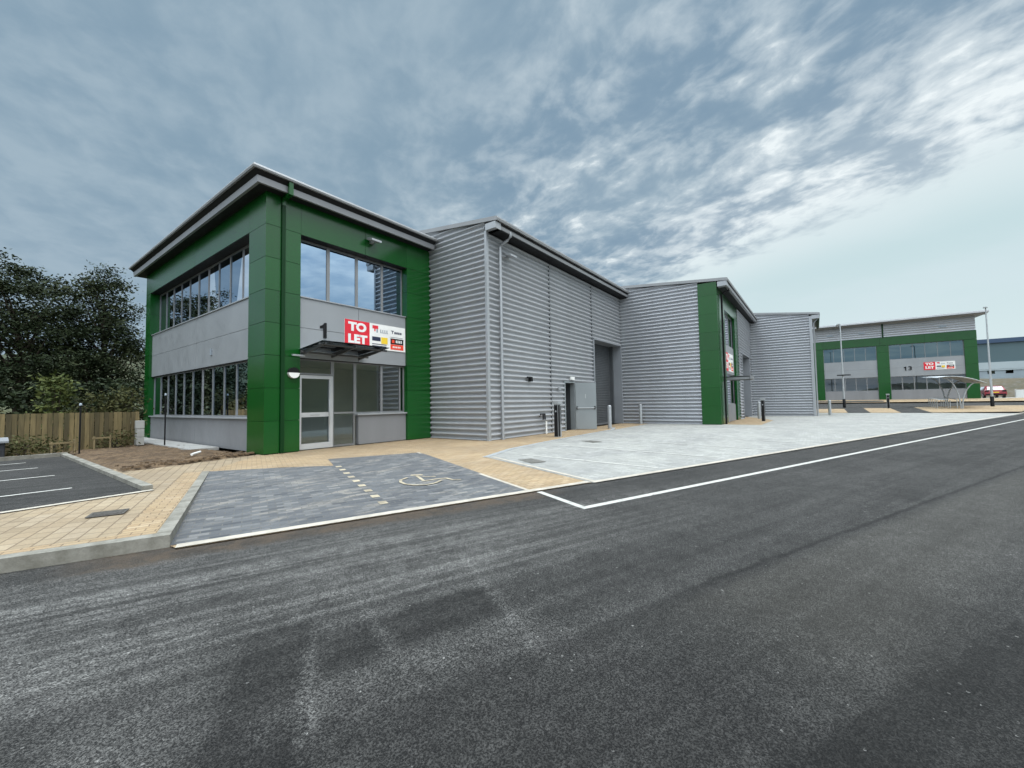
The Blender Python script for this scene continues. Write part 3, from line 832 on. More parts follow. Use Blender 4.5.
cl = MB().obox(tuple(p0 + dn*.48 + cN*.03 + Vector((0, 0, 1.62))), dn*.02, cN*.006, (0, 0, .1)); cl.build('handle', M['galv'], dl)
# roller shutter in its recess
def shutter(x0, x1, yf, yb, z1, parent):
    mb = MB(); pts = []; z = .0
    vs = []; 
    k = 0
    while z <= z1 + .01:
        o = .012 if k % 4 in (1, 2) else 0
        vs += [(x0, yb - o, z), (x1, yb - o, z)]; z += .025; k += 1
    mb.add(vs, [(2*i, 2*i+1, 2*i+3, 2*i+2) for i in range(len(vs)//2-1)])
    sh = mb.build('roller_shutter', M['shutter'], parent, fix=False)
    MB().box(x0, x1, yb - .05, yb - .02, 0, .10).build('bottom_rail', M['alu'], sh)
    r = MB(); r.box(x1 - .02, x1 + .08, yf, yb + .1, 0, z1); r.box(x0 - .08, x0 + .02, yf, yb + .1, 0, z1); r.box(x0, x1, yf, yb + .1, z1, z1 + .08)
    r.build('shutter_reveal', M['reveal'], parent)
    gd = MB(); gd.box(x1 - .10, x1 - .03, yb - .14, yb, 0, z1); gd.box(x0 + .03, x0 + .10, yb - .14, yb, 0, z1); each(gd, 'guide_rail', 'black', parent)
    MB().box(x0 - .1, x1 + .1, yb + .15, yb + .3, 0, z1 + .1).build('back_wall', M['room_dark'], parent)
shutter(20.28, 24.07, 9.44, 10.15, 4.70, h1)

# unit 2
h2 = thing('warehouse', (24.2, 4.05, 0), 'second silver ribbed hall with a green corner panel and a letting board under a canopy', 'building')
H2X, H2Y = ('x', 24.2), ('y', 4.05)
corr(H2X, 5.0, 17.0, .02, 9.6, clip=(3.5, 7.66, .10)).build('ribbed_cladding', M['corr_far'], h2, fix=False)
g = MB()
for F_, a0, a1 in ((H2X, 4.05, 5.0),):
    for z0, z1 in ((.02, 1.0), (1.0, 2.0), (2.0, 3.0), (3.0, 4.0), (4.0, 5.0), (5.0, 6.0), (6.0, 7.0), (7.0, 7.72)):
        g.box(24.14, 24.9, 4.05, 5.0, z0+.003, z1-.003)
for z0, z1 in ((.02, 1.9), (1.9, 3.8), (3.8, 5.7), (5.7, 7.6)):
    g.box(24.92, 26.3, 4.05, 4.5, z0+.005, z1-.005); g.box(29.95, 31.1, 4.05, 4.5, z0+.005, z1-.005)
g.box(26.31, 29.94, 4.05, 4.5, 6.55, 7.6)
g.build('green_cladding', M['green'], h2)
g = MB(); g.box(26.3, 29.95, 4.17, 4.4, 2.9, 4.62); g.build('grey_panel', M['panel'], h2)
g = MB(); g.box(26.3, 29.95, 4.17, 4.4, .02, 1.05); g.build('dado_panel', M['dado'], h2)
window(H2Y, 26.3, 29.95, 4.62, 6.55, [27.5, 28.7], h2, o=-.2); window(H2Y, 26.3, 29.95, 1.05, 2.9, [27.5, 28.7], h2, o=-.2, glass='glass_clear')
w = MB(); w.box(24.32, 24.6, 4.72, 17, 0, 7.6); w.box(26.3, 29.95, 6.0, 6.1, 0, 7.5); w.box(24.7, 26.3, 4.48, 4.7, 0, 7.6); w.box(29.95, 32.6, 4.18, 4.5, 0, 7.6); w.box(32.6, 36.6, 4.18, 4.5, 4.62, 7.6); w.box(36.6, 38, 4.18, 4.5, 0, 7.6); w.box(37.7, 38, 4.5, 24, 0, 7.8)
each(w, 'wall', 'shutter', h2)
ribs(H2Y, [(31.1, 32.55, .02, 7.6), (32.55, 36.65, 4.6, 7.6), (36.65, 38, .02, 7.6)], h2, 'corr_far')
shutter(32.65, 36.55, 4.0, 4.65, 4.55, h2)
gable_roof(3.5, 7.84, .10, 17, 25.2, 24.1, 38.05).build('roof', M['roof'], h2)
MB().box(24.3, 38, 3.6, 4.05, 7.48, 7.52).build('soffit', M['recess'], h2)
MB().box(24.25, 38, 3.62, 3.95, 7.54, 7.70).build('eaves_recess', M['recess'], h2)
gutter(24.4, 38, 3.74, 7.62, h2)
MB().box(24.12, 24.5, 3.55, 4.0, 7.42, 7.68).build('gutter_end_box', M['trim'], h2)
MB().tube([(25.2, 3.62, 7.5), (25.2, 3.62, 7.38), (25.0, 3.8, 7.24), (24.95, 3.95, 7.15), (24.95, 3.95, 0)], .05, 10).build('downpipe', M['black'], h2)
c = MB(); c.box(26.2, 26.32, 2.9, 4.05, 2.46, 2.66); c.box(27.5, 27.62, 2.9, 4.05, 2.46, 2.66); c.box(26.2, 27.62, 2.82, 2.92, 2.46, 2.68); c.box(26.2, 27.62, 2.92, 4.05, 2.60, 2.65)
c.build('canopy', M['alu'], h2)

# block 3
h3 = thing('warehouse', (38, 0, 0), 'plain silver ribbed hall end wall, third in the stepped terrace', 'building')
H3X = ('x', 38.0)
corr(H3X, .16, 16.0, .02, 9.6, clip=(-.5, 7.56, .13)).build('ribbed_cladding', M['corr_far'], h3, fix=False)
w = MB(); w.box(38.12, 38.4, .31, 16, 0, 7.6); w.box(38.1, 44.9, .02, .3, 0, 7.5); w.box(44.6, 44.9, .3, 16, 0, 7.5); w.box(38.1, 44.9, 15.7, 16, 0, 7.5); each(w, 'wall', 'green', h3)
MB().box(37.94, 38.1, -.03, .16, 0, 7.5).build('corner_trim', M['trim'], h3)
gable_roof(-.5, 7.72, .13, 12, 24, 37.9, 45.2).build('roof', M['roof'], h3)
gutter(38.0, 45, -.32, 7.56, h3, mat='green_dark')
MB().box(37.92, 38.3, -.48, .0, 7.28, 7.55).build('gutter_end_box', M['trim'], h3)
MB().tube([(38.15, -.36, 7.4), (38.15, -.3, 7.2), (38.12, -.12, 7.0), (38.12, -.10, 0)], .05, 10).build('downpipe', M['trim'], h3)

# ------------------------------------------------------------------ end building 13
ZB = .95
b13 = thing('office_building', (70, -15.3, ZB), 'far green framed office block with a black 13, closing the road', 'building')
BF = ('x', 70.0)
g = MB()
panels(g, BF, [-15.3, -14.25], [.95, 3.0, 5.0, 7.0, 7.86], -.5, 0); panels(g, BF, [-7.72, -6.55], [.95, 3.0, 5.0, 7.0, 7.86], -.5, 0)
panels(g, BF, [-1.1, .1], [.95, 3.0, 5.0, 7.0, 7.86], -.5, 0); panels(g, BF, [5.4, 6.6], [.95, 3.0, 5.0, 7.0, 7.86], -.5, 0)
panels(g, BF, [-15.3, -11, -6.9, -1.1, 6.6], [7.88, 8.92], -.5, 0)
g.build('green_cladding', M['green'], b13)
g = MB(); d_ = MB()
for a0, a1 in ((-14.25, -7.72), (-6.55, -1.1), (.1, 5.4)):
    panels(g, BF, [a0, a1], [3.86, 4.92, 6.02], -.3, -.1); panels(d_, BF, [a0, a1], [.95, 2.14], -.3, -.1)
    n = max(4, round((a1-a0)/1.09)); ml = [a0 + (a1-a0)*k/n for k in range(1, n)]
    window(BF, a0, a1, 6.02, 7.88, ml, b13, o=-.22, fw=.05, glass='glass_far'); window(BF, a0, a1, 2.14, 3.86, [(m_, .09) for m_ in ml], b13, o=-.22, fw=.05, glass='glass_clear')
each(g, 'grey_panel', 'panel', b13); each(d_, 'dado_panel', 'dado', b13)
q = corr(BF, -15.25, 6.6, 8.95, 10.65, depth=.03, pitch=.28, o=-.05); q.build('ribbed_cladding', M['corr_far'], b13, fix=False)
w = MB(); w.box(70.15, 70.4, -15.25, 6.6, 8.93, 10.62); w.box(70.5, 84, -15.28, -15.0, .9, 10.6); w.box(83.7, 84, -15, 6.6, .9, 10.6); w.box(70.3, 84, 6.4, 6.6, .9, 10.6)
w.box(74, 74.2, -15, 6.4, .9, 10.5); w.box(70.5, 74, -15, 6.4, 3.95, 5.95); w.box(70.5, 74, -15, 6.4, 8.0, 8.3)
each(w, 'wall', 'panel', b13)
MB().prism([(69.15, 10.78), (69.2, 10.95), (69.4, 11.05), (85, 11.5), (85, 11.3), (70.2, 10.72)], 'y', -16.2, 7).build('roof', M['roof'], b13)
MB().prism([(69.5, 10.62), (69.35, 10.74), (69.5, 10.79), (70.2, 10.72), (70.2, 10.62)], 'y', -16.1, 7).build('fascia', M['gutter'], b13)
MB().box(69.86, 69.99, -7.28, -7.14, 8.9, 10.65).build('downpipe', M['green_dark'], b13)
v_ = MB()
for y in (-12.6, -5.2, -1.9): v_.box(69.93, 69.99, y-.3, y+.3, 9.55, 9.75)
each(v_, 'wall_vent', 'letter_grey', b13)
t = MB(); t.prism([(-9.12, 4.55), (-9.22, 4.55), (-9.22, 5.05), (-9.15, 5.05), (-9.0, 4.95), (-9.0, 4.86), (-9.12, 4.9)], 'x', 70.06, 70.098); t.build('numeral', M['black'], b13)
t = MB(); put_text(t, '3', .70, BF, -9.58, 4.80, -.09, sx=1.15, bold=.012, extrude=.02); t.build('numeral', M['black'], b13)

# ------------------------------------------------------------------ letting boards
def board(F, a0, a1, z0, z1, o, label, flip=False):
    """red TO LET square beside four agents' panels; a runs left to right as read when F is 'y', right to left when 'x'"""
    w, h = abs(a1-a0), z1-z0
    A = (lambda u: a0 + u*w) if F[0] == 'y' else (lambda u: a1 - u*w)
    def rect(mb, u0, u1, v0, v1, d0, d1):
        mb.fbox(F, min(A(u0), A(u1)), max(A(u0), A(u1)), z0+v0*h, z0+v1*h, o+d0, o+d1)
    base = (F[1]-o, (a0+a1)/2, z0) if F[0] == 'x' else ((a0+a1)/2, F[1]-o, z0)
    r = thing('to_let_sign', base, label, 'sign', 'letting boards on the units')
    mb = MB(); rect(mb, 0, 1, 0, 1, 0, .03); mb.build('board', M['white'], r)
    mb = MB(); rect(mb, .0, .378, .0, 1, .03, .034); mb.build('red_panel', M['red'], r)
    mb = MB()
    put_text(mb, 'TO', h*.42, F, A(.19), z0+h*.74, o+.037, sx=1.22, bold=.022, extrude=.002)
    put_text(mb, 'LET', h*.42, F, A(.19), z0+h*.29, o+.037, sx=1.18, bold=.022, extrude=.002)
    mb.build('lettering', M['white'], r)
    mb = MB(); rect(mb, .425, .52, .80, .93, .03, .034); rect(mb, .455, .475, .70, .80, .03, .034); each(mb, 'red_emblem', 'red', r)
    mb = MB()
    rect(mb, .49, .515, .66, .79, .03, .034)
    for u in (.555, .59, .625, .66): rect(mb, u, u+.016, .66, .80, .03, .034); rect(mb, u+.016, u+.024, .66, .69, .03, .034)
    each(mb, 'grey_letter', 'letter_grey', r)
    mb = MB()
    rect(mb, .74, .79, .80, .83, .03, .034); rect(mb, .76, .772, .70, .80, .03, .034)
    for u in (.80, .835, .87, .905): rect(mb, u, u+.026, .70, .79, .03, .034)
    rect(mb, .73, .95, .55, .565, .03, .034)
    rect(mb, .42, .56, .33, .49, .03, .034); rect(mb, .42, .66, .12, .15, .03, .034); rect(mb, .42, .66, .19, .22, .03, .034)
    each(mb, 'dark_letter', 'navy', r)
    mb = MB(); rect(mb, .57, .68, .24, .50, .03, .034); mb.build('yellow_panel', M['yellow'], r)
    mb = MB(); rect(mb, .73, .965, .28, .51, .03, .034); mb.build('black_panel', M['black'], r)
    mb = MB(); rect(mb, .73, .965, .06, .27, .03, .034); rect(mb, .755, .80, .33, .46, .034, .037); each(mb, 'orange_panel', 'orange_red', r)
    mb = MB()
    for u in (.825, .855, .885, .915): rect(mb, u, u+.02, .34, .45, .034, .037)
    for u in (.77, .80, .83, .86, .89): rect(mb, u, u+.018, .13, .20, .034, .037)
    each(mb, 'white_letter', 'white', r)
    return r
board(('y', 12.53), 7.66, 10.18, 3.36, 4.28, -.10, 'red and white TO LET board beside the black 1 on the corner office')
board(('y', 4.05), 26.5, 29.4, 3.05, 4.15, -.12, 'TO LET board seen almost edge on above the canopy of the second unit')
board(('x', 70.0), -13.45, -10.78, 4.52, 5.46, -.10, 'distant TO LET board beside the black 13 on the far office')

# ------------------------------------------------------------------ small fittings
def floodlight(x, y, z, label):
    r = thing('floodlight', (x, y, z), label, 'light', 'wall floodlights')
    MB().box(x-.06, x+.06, y-.10, y, z-.05, z+.05).build('bracket', M['galv'], r)
    MB().add([(x-.2, y-.08, z+.02), (x+.2, y-.08, z+.02), (x+.2, y-.36, z-.04), (x-.2, y-.36, z-.04), (x-.2, y-.08, z+.10), (x+.2, y-.08, z+.10), (x+.2, y-.36, z+.03), (x-.2, y-.36, z+.03)],
        [(0,1,2,3),(4,7,6,5),(0,4,5,1),(1,5,6,2),(2,6,7,3),(3,7,4,0)]).build('housing', M['trim'], r)
    return r
floodlight(8.62, 12.53, 7.15, 'slim grey floodlight high on the green band above the office windows')
floodlight(12.55, 9.44, 7.0, 'grey floodlight under the eaves beside the hall downpipe')
r = thing('bulkhead_light', (5.93, 12.53, 2.26), 'round half black half white wall lamp left of the office entrance', 'light')
def half_disc(top):
    pts = [(5.93 + .16*math.cos(a), 2.36 + .16*math.sin(a)) for a in [R(i*15) for i in (range(0, 13) if top else range(12, 25))]]
    return MB().prism(pts, 'y', 12.41, 12.53)
half_disc(True).build('hood', M['black'], r); half_disc(False).build('diffuser', M['white'], r)
r = MB().box(17.45, 17.8, 9.36, 9.44, 2.42, 2.56).build('door_light', M['white'], loc=(17.6, 9.4, 2.42)); tag(r, 'small white light fitting above the open hall door', 'light')
r = thing('wall_bracket', (13.97, 9.45, 2.3), 'small black wall fitting halfway up the ribbed hall', 'fitting')
MB().box(13.80, 14.14, 9.38, 9.45, 2.36, 2.42).build('plate', M['black'], r); MB().box(13.92, 14.04, 9.30, 9.45, 2.22, 2.36).build('socket', M['black'], r)
r = thing('wall_tap', (14.85, 9.40, 0), 'black pipe stubs on a white riser at the foot of the hall wall', 'pipe')
MB().tube([(14.55, 9.33, .75), (14.60, 9.33, .86), (14.95, 9.33, .86), (14.97, 9.33, .62)], .035, 8).build('stub', M['black'], r)
MB().tube([(14.82, 9.33, .62), (14.82, 9.33, .86)], .035, 8).build('stub', M['black'], r)
MB().tube([(15.1, 9.36, .0), (15.1, 9.36, .55)], .04, 8).build('riser', M['pipe_white'], r)
r = tag(MB().box(16.3, 16.5, 9.38, 9.44, 1.92, 2.04).build('junction_box', M['trim'], loc=(16.4, 9.44, 1.92)), 'small pale grey box on the ribbed hall wall right of the panel joint', 'box')

def drain(name, x, y, w, l, rot, label, zf=z_flat, dz=.012):
    im = 'iron' if zf is z_flat else 'iron_pale'
    r = thing(name, (x, y, zf(x, y)+dz), label, 'cover', 'drain covers')
    c, s = math.cos(rot), math.sin(rot)
    def bb(mb, u, v, hu, hv, z, hz): mb.obox((x + u*c - v*s, y + u*s + v*c, zf(x, y)+dz+z), (hu*c, hu*s, 0), (-hv*s, hv*c, 0), (0, 0, hz))
    mb = MB(); bb(mb, 0, 0, w/2, l/2, 0, .004); mb.build('frame', M[im], r)
    mb = MB(); n = 7
    for i in range(n): bb(mb, 0, (i-(n-1)/2)*l*.85/n, w*.43, l*.035, .005, .004)
    mb.build('grating', M[im], r)
drain('drain_cover', 1.2, 7.44, .36, .30, TH, 'dark drain cover in the tan footway in front of the car park')
drain('drain_cover', 8.25, 5.55, .65, .40, R(65), 'grey drain cover in the pale yard by the tan paving', z_apron)
drain('drain_cover', 12.8, 6.15, .6, .4, R(65), 'farther rusty drain cover in the pale yard near the hall', z_apron)

# bollards
def bollard(x, y, label):
    r = thing('bollard', (x, y, 0), label, 'bollard', 'silver steel bollards')
    MB().lathe((x, y, 0), [(.095, 0), (.095, 1.10), (.088, 1.13), (.06, 1.155), (.01, 1.165)], 20).build('post', M['bollard'], r)
    MB().lathe((x, y, 0), [(.099, .99), (.099, 1.05)], 20).build('band', M['trim'], r)
    return r
b0 = bollard(19.36, 8.29, 'silver bollard in front of the dark roller shutter of the near hall')
copy_thing(b0, (23.75, 8.25, 0), 'silver bollard against the ribbed end wall left of the green strip')
copy_thing(b0, (32.2, 3.1, 0), 'silver bollard touching the black charging post by the second unit')
copy_thing(b0, (40.0, -.85, 0), 'silver bollard beyond the corner of the third hall')
# charging posts
def ev(x, y, label):
    r = thing('charging_post', (x, y, 0), label, 'charging post', 'black and silver charging posts')
    MB().box(x-.13, x+.13, y-.09, y+.09, 0, 1.28).build('body', M['bollard'], r)
    MB().box(x-.165, x+.165, y-.12, y+.12, 1.28, 1.38).build('cap', M['bollard'], r)
    MB().box(x-.142, x-.13, y-.075, y+.075, .03, 1.24).build('black_panel', M['black'], r)
    p = MB(); p.box(x-.115, x+.02, y-.10, y-.09, .03, 1.24); p.box(x+.075, x+.115, y-.10, y-.09, .5, 1.2); each(p, 'black_panel', 'black', r)
    MB().tube([(x-.15, y, 1.0), (x-.138, y, 1.0)], .035, 10).build('socket', M['trim'], r)
    return r
e0 = ev(13.95, 8.12, 'tall charging post on tan paving in front of the near hall')
copy_thing(e0, (28.7, 2.55, 0), 'black fronted charging post on the tan patch by the second unit')
copy_thing(e0, (52.0, -5.46, .24), 'distant charging post in front of the green pillar of the far office')

# lamp posts
def lamp(x, y, z, h, label, dy=1):
    r = thing('lamp_post', (x, y, z), label, 'lamp post', 'lamp posts by the far office')
    MB().lathe((x, y, z), [(.095, .9), (.09, 1.2), (.06, h*.6), (.045, h)], 12).build('pole', M['galv'], r)
    MB().lathe((x, y, z), [(.125, 0), (.125, .86), (.10, .9)], 12).build('base', M['black'], r)
    MB().tube([(x, y, z+h-.04), (x-.2*dy, y+.06, z+h+.02), (x-.35*dy, y+.1, z+h+.01)], .035, 8).build('arm', M['galv'], r)
    MB().add([(x-.3*dy, y+.24, z+h-.02), (x-.3*dy, y-.06, z+h-.02), (x-.9*dy, y+.10, z+h-.05), (x-.9*dy, y+.34, z+h-.05), (x-.3*dy, y+.22, z+h+.10), (x-.3*dy, y-.04, z+h+.10), (x-.9*dy, y+.12, z+h+.02), (x-.9*dy, y+.32, z+h+.02)],
        [(0,1,2,3),(4,7,6,5),(0,4,5,1),(1,5,6,2),(2,6,7,3),(3,7,4,0)]).build('lamp_head', M['galv'], r)
    return r
lamp(54.0, -12.45, .32, 8.7, 'tall grey lamp post with a black base right of the bicycle shelter')
L2 = lamp(53.5, -2.32, .30, 8.55, 'slim grey lamp post with a black base in front of the far office windows', dy=-1)
MB().box(53.36, 53.42, -2.95, -1.85, 3.55, 3.66).build('sign_plate', M['black'], L2)

# bicycle shelter
sh = thing('bicycle_shelter', (52.8, -10.0, .25), 'open bicycle shelter with curved grey canopy on crossing hoops', 'shelter')
def arcpts(x, y0, z0, y1, z1, bul, n=12):
    P = []
    for i in range(n+1):
        u = i/n; a = u*math.pi/2
        P.append((x, y0 + (y1-y0)*(1-math.cos(a)), z0 + (z1-z0)*math.sin(a)))
    return P
fr = [(51.2, .20), (56.3, .41)]
for x, z in fr:
    MB().tube(arcpts(x, -10.0, z, -9.0, z+2.72, 0), .05, 8).build('hoop', M['galv'], sh)
    MB().tube(arcpts(x, -10.1, z, -11.15, z+2.30, 0), .05, 8).build('hoop', M['galv'], sh)
rf = MB(); n = 14; vs = []
for x in (50.7, 56.9):
    for i in range(n+1):
        u = i/n; y = -8.5 - 3.0*u; z = 2.80 + .22*(1-(2*u-.8)**2) - .42*u*u + (x-50.7)*.04
        vs += [(x, y, z), (x, y, z+.05)]
m2 = 2*(n+1)
fs = []
for i in range(n):
    a = 2*i
    fs += [(a, a+2, m2+a+2, m2+a), (a+1, m2+a+1, m2+a+3, a+3), (a, a+1, a+3, a+2), (m2+a, m2+a+2, m2+a+3, m2+a+1)]
fs += [(0, m2, m2+1, 1), (2*n, 2*n+1, m2+2*n+1, m2+2*n)]
rf.add(vs, fs, True).build('canopy', M['galv'], sh)
rk = MB()
rk.tube([(51.0, -9.75, 1.02), (55.0, -9.75, 1.16)], .035, 8); rk.tube([(51.0, -9.75, .25), (51.0, -9.75, 1.02)], .03, 8); rk.tube([(55.0, -9.75, .3), (55.0, -9.75, 1.16)], .03, 8)
for k in range(5):
    x = 51.4 + .8*k; z = rise(x)
    rk.tube([(x, -9.4, z), (x, -9.4, z+.72), (x, -9.3, z+.8), (x, -8.7, z+.8), (x, -8.6, z+.72), (x, -8.6, z)], .028, 6)
rk.build('bicycle_rack', M['galv'], sh)

# far surfaces across the road end
def strip(name, x0, x1, y0, y1, mat, dz=.02): sheet(name, [(x0, y0), (x1, y0), (x1, y1), (x0, y1)], z_flat, dz, M[mat])
strip('footway', 45.7, 51.4, -2.2, 1.5, 'tan'); strip('parking_bay', 45.7, 51.4, -3.7, -2.2, 'asphalt_plain'); strip('footway', 45.9, 52.4, -5.6, -3.7, 'tan'); strip('parking_bay', 45.9, 52.0, -7.4, -5.6, 'asphalt_plain')
sheet('footway', [(46.2, -7.4), (53.4, -7.4), (55.4, -11), (56, -30), (51.5, -14), (47.2, -12.3)], z_flat, .022, M['tan'])
strip('footway', 63.5, 70.2, -45, 8, 'tan'); strip('parking_bay', 64.2, 67.4, -6.5, 7, 'asphalt_plain', .03)
strip('yard', 70.2, 90, -45, -15.3, 'pad')

# red car end-on
car = thing('parked_car', (76.2, -17.45, .98), 'red hatchback parked beside the right end of the far office', 'car')
def carpt(x, y, z): return (74.2 + x, -17.45 + y, .98 + z)
sec = [(0, .35, .55), (.05, .30, .80), (.15, .30, .95), (.45, .32, 1.40), (.75, .32, 1.46), (2.0, .32, 1.45), (2.75, .30, 1.0), (3.7, .30, .86), (4.0, .33, .6), (4.02, .35, .4)]
vs = []; fs = []
for x, zb, zt in sec:
    wt = .88 if zt < 1.05 else .70
    for y, z in ((-.86, zb), (-.90, zb+.2), (-.88, min(zt, .92)), (-wt, zt-.04), (-wt*.8, zt), (wt*.8, zt), (wt, zt-.04), (.88, min(zt, .92)), (.90, zb+.2), (.86, zb)):
        vs.append(carpt(x, y, z))
for i in range(len(sec)-1):
    for k in range(10): fs.append((i*10+k, i*10+(k+1) % 10, (i+1)*10+(k+1) % 10, (i+1)*10+k))
fs += [tuple(range(10)), tuple(range(len(vs)-10, len(vs)))]
MB().add(vs, fs, True).build('body', M['car_red'], car)
MB().add([carpt(.14, -.66, .98), carpt(.14, .66, .98), carpt(.41, .60, 1.36), carpt(.41, -.60, 1.36)], [(0, 1, 2, 3)]).build('rear_window', M['glass_car'], car)
for s_ in (-1, 1):
    MB().add([carpt(.6, s_*.885, .95), carpt(2.65, s_*.885, .95), carpt(2.0, s_*.72, 1.38), carpt(.75, s_*.72, 1.38)], [(0, 1, 2, 3)]).build('side_window', M['glass_car'], car)
    MB().box(*[carpt(-.015, s_*.62, 0)[0], carpt(.10, 0, 0)[0]], carpt(0, s_*.55, 0)[1], carpt(0, s_*.84, 0)[1], carpt(0, 0, .78)[2], carpt(0, 0, .94)[2]).build('tail_light', M['black'], car)
    for x in (.75, 3.25):
        c = carpt(x, s_*.80, .31)
        wh = MB().tube([(c[0], c[1]-.1, c[2]), (c[0], c[1]+.1, c[2])], .31, 18).build('wheel', M['rubber'], car)
        MB().tube([(c[0], c[1]-.11, c[2]), (c[0], c[1]+.11, c[2])], .19, 14).build('rim', M['chrome'], wh)
MB().box(carpt(-.03, 0, 0)[0], carpt(.06, 0, 0)[0], carpt(0, -.8, 0)[1], carpt(0, .8, 0)[1], carpt(0, 0, .33)[2], carpt(0, 0, .5)[2]).build('bumper', M['black'], car)
MB().box(carpt(-.02, 0, 0)[0], carpt(.04, 0, 0)[0], carpt(0, -.26, 0)[1], carpt(0, .26, 0)[1], carpt(0, 0, .62)[2], carpt(0, 0, .73)[2]).build('number_plate', M['yellow'], car)

# background right
hd = MB()
for k in range(16): hd.box(78.0, 78.08, -20.0 - 1.8*(k+1) + .02, -20.0 - 1.8*k, .9, 1.95)
for k in range(17): hd.box(78.08, 78.18, -20.0 - 1.8*k - .05, -20.0 - 1.8*k + .05, .9, 2.0)
tag(hd.build('hoarding', M['hoarding'], loc=(78, -20, .9)), 'low white panel hoarding at the far right behind the red car', 'fence')
bk = MB(); n = 24; vs = []
rr = random.Random(5)
prof_b = [(82, .9), (86, 1.6), (92, 3.0), (98, 3.9), (108, 4.3), (150, 4.5)]
for j in range(n+1):
    y = -12 - 4.5*j
    for x, z in prof_b: vs.append((x + rr.uniform(-.6, .6), y, z + rr.uniform(-.15, .15)))
fs = [(j*6+i, j*6+i+1, (j+1)*6+i+1, (j+1)*6+i) for j in range(n) for i in range(5)]
struct(bk.add(vs, fs, True).build('embankment', M['bank'], fix=True))
tw = thing('distant_warehouse', (150, -60, 4.4), 'big teal warehouse with a navy roof edge and green fascia sign beyond the bank', 'building')
MB().box(150, 190, -130, -8, 4, 14.0).build('wall', M['teal'], tw)
MB().box(149.6, 191, -131, -7, 14.0, 15.0).build('roof', M['navy_roof'], tw)
MB().box(149.7, 149.99, -130, -8, 7.6, 9.3).build('pale_band', M['pale_band'], tw)
MB().box(149.5, 149.98, -90, -42.5, 12.1, 13.2).build('fascia_sign', M['sign_mint'], tw)
MB().box(149.5, 149.98, -90, -43.5, 11.0, 12.05).build('fascia_sign', M['sign_green'], tw)
def cabin(x, y, z, lx, ly, h, label):
    r = thing('site_cabin', (x, y, z), label, 'cabin', 'grey cabins on the bank')
    MB().box(x, x+lx, y-ly, y, z-.4, z+h).build('wall', M['cabin'], r); MB().box(x-.1, x+lx+.1, y-ly-.1, y+.1, z+h, z+h+.18).build('roof', M['pale_band'], r)
    mb = MB()
    for k in range(int(ly//2.2)): mb.box(x-.03, x-.005, y-1.0-2.2*k-.9, y-1.0-2.2*k, z+.9, z+1.7)
    each(mb, 'window', 'glass_car', r)
cabin(112, -24.5, 4.3, 3, 7, 1.5, 'grey cabin on the bank just right of the far office')
cabin(118, -36.0, 4.3, 3, 12, 1.6, 'longer grey cabin on the bank at the right edge of the view')

# ------------------------------------------------------------------ left side: fence, posts, plants, trees
fa, fb = Vector((-11.5, 16.6)), Vector((4.05, 20.2)); fd = (fb-fa).normalized(); fn = Vector((-fd.y, fd.x))
fence = thing('timber_fence', (fb.x, fb.y, 0), 'upright boarded timber fence behind the small car park', 'fence')
mb = MB(); L = (fb-fa).length; k = 0; rr = random.Random(11)
def fboard(mb, p, d, n, w, z0, z1, th=.011): mb.obox((p.x, p.y, (z0+z1)/2), (d.x*w/2, d.y*w/2, 0), (n.x*th, n.y*th, 0), (0, 0, (z1-z0)/2))
while k*.125 < L:
    p = fa + fd*(k*.125); top = 1.24 + rr.uniform(-.012, .012) + .04*math.sin(k*.02)
    q = p + fn*(.012 if k % 2 else -.012)
    fboard(mb, q, fd, fn, .112, -.1 + rr.uniform(0, .03), top); k += 1
mb.build('boards', M['fence'], fence)
mb = MB(); k = 0
while k*1.8 < L:
    p = fa + fd*(k*1.8) + fn*.07; fboard(mb, p, fd, fn, .10, -.1, 1.22, .045); k += 1
pb = fb
fboard(mb, fa + fd*(L/2) + fn*.045, fd, fn, L, .18, .28, .018); fboard(mb, fa + fd*(L/2) + fn*.045, fd, fn, L, .95, 1.05, .018)
mb.build('posts_and_rails', M['sticks'], fence)

def blackpost(x, y, h, label):
    r = thing('marker_post', (x, y, 0), label, 'post', 'slim black posts')
    MB().tube([(x, y, 0), (x, y, h)], .022, 10).build('post', M['black'], r)
    MB().lathe((x, y, h), [(.034, -.02), (.034, .04), (.012, .055)], 12).build('cap', M['letter_grey'], r)
    return r
blackpost(2.27, 18.3, 1.52, 'slim black post in front of the timber fence at the car park corner')
blackpost(4.41, 18.63, 1.85, 'slim black post in front of the ground floor windows of the corner office')
r = thing('block_pier', (3.95, 19.8, 0), 'short pier of stacked pale concrete blocks at the fence end', 'pier')
for k in range(3):
    MB().box(3.86+.01*(k % 2), 4.08, 19.7, 20.0-.01*k, .05 + .30*k, .05 + .30*k + .288).build('block', M['soil_pale'], r, bevel=.012)
def stake(x, y, dx, dy, h, label, bar=True):
    r = thing('tree_stake', (x, y, 0), label, 'stake frame', 'timber tree stakes')
    MB().tube([(x, y, -.1), (x, y, h)], .024, 8).build('stake', M['sticks'], r)
    MB().tube([(x+dx, y+dy, -.1), (x+dx, y+dy, h+.02)], .024, 8).build('stake', M['sticks'], r)
    if bar: MB().obox((x+dx/2, y+dy/2, h-.06), (dx/2+.05, dy/2+.03, 0), (.0, .02, 0), (0, 0, .025)).build('crossbar', M['sticks'], r)
stake(1.72, 18.55, .50, .12, .42, 'pale timber stake frame left of the black post by the fence')
stake(2.72, 19.2, .40, .1, .48, 'second timber stake frame right of the black post by the fence')
r = thing('utility_cabinet', (.62, 18.6, 0), 'dark cabinet with a grey sloping lid at the left edge beside the car park', 'cabinet')
MB().box(-.4, .82, 18.2, 18.9, 0, .48).build('body', M['cabinet'], r, bevel=.02)
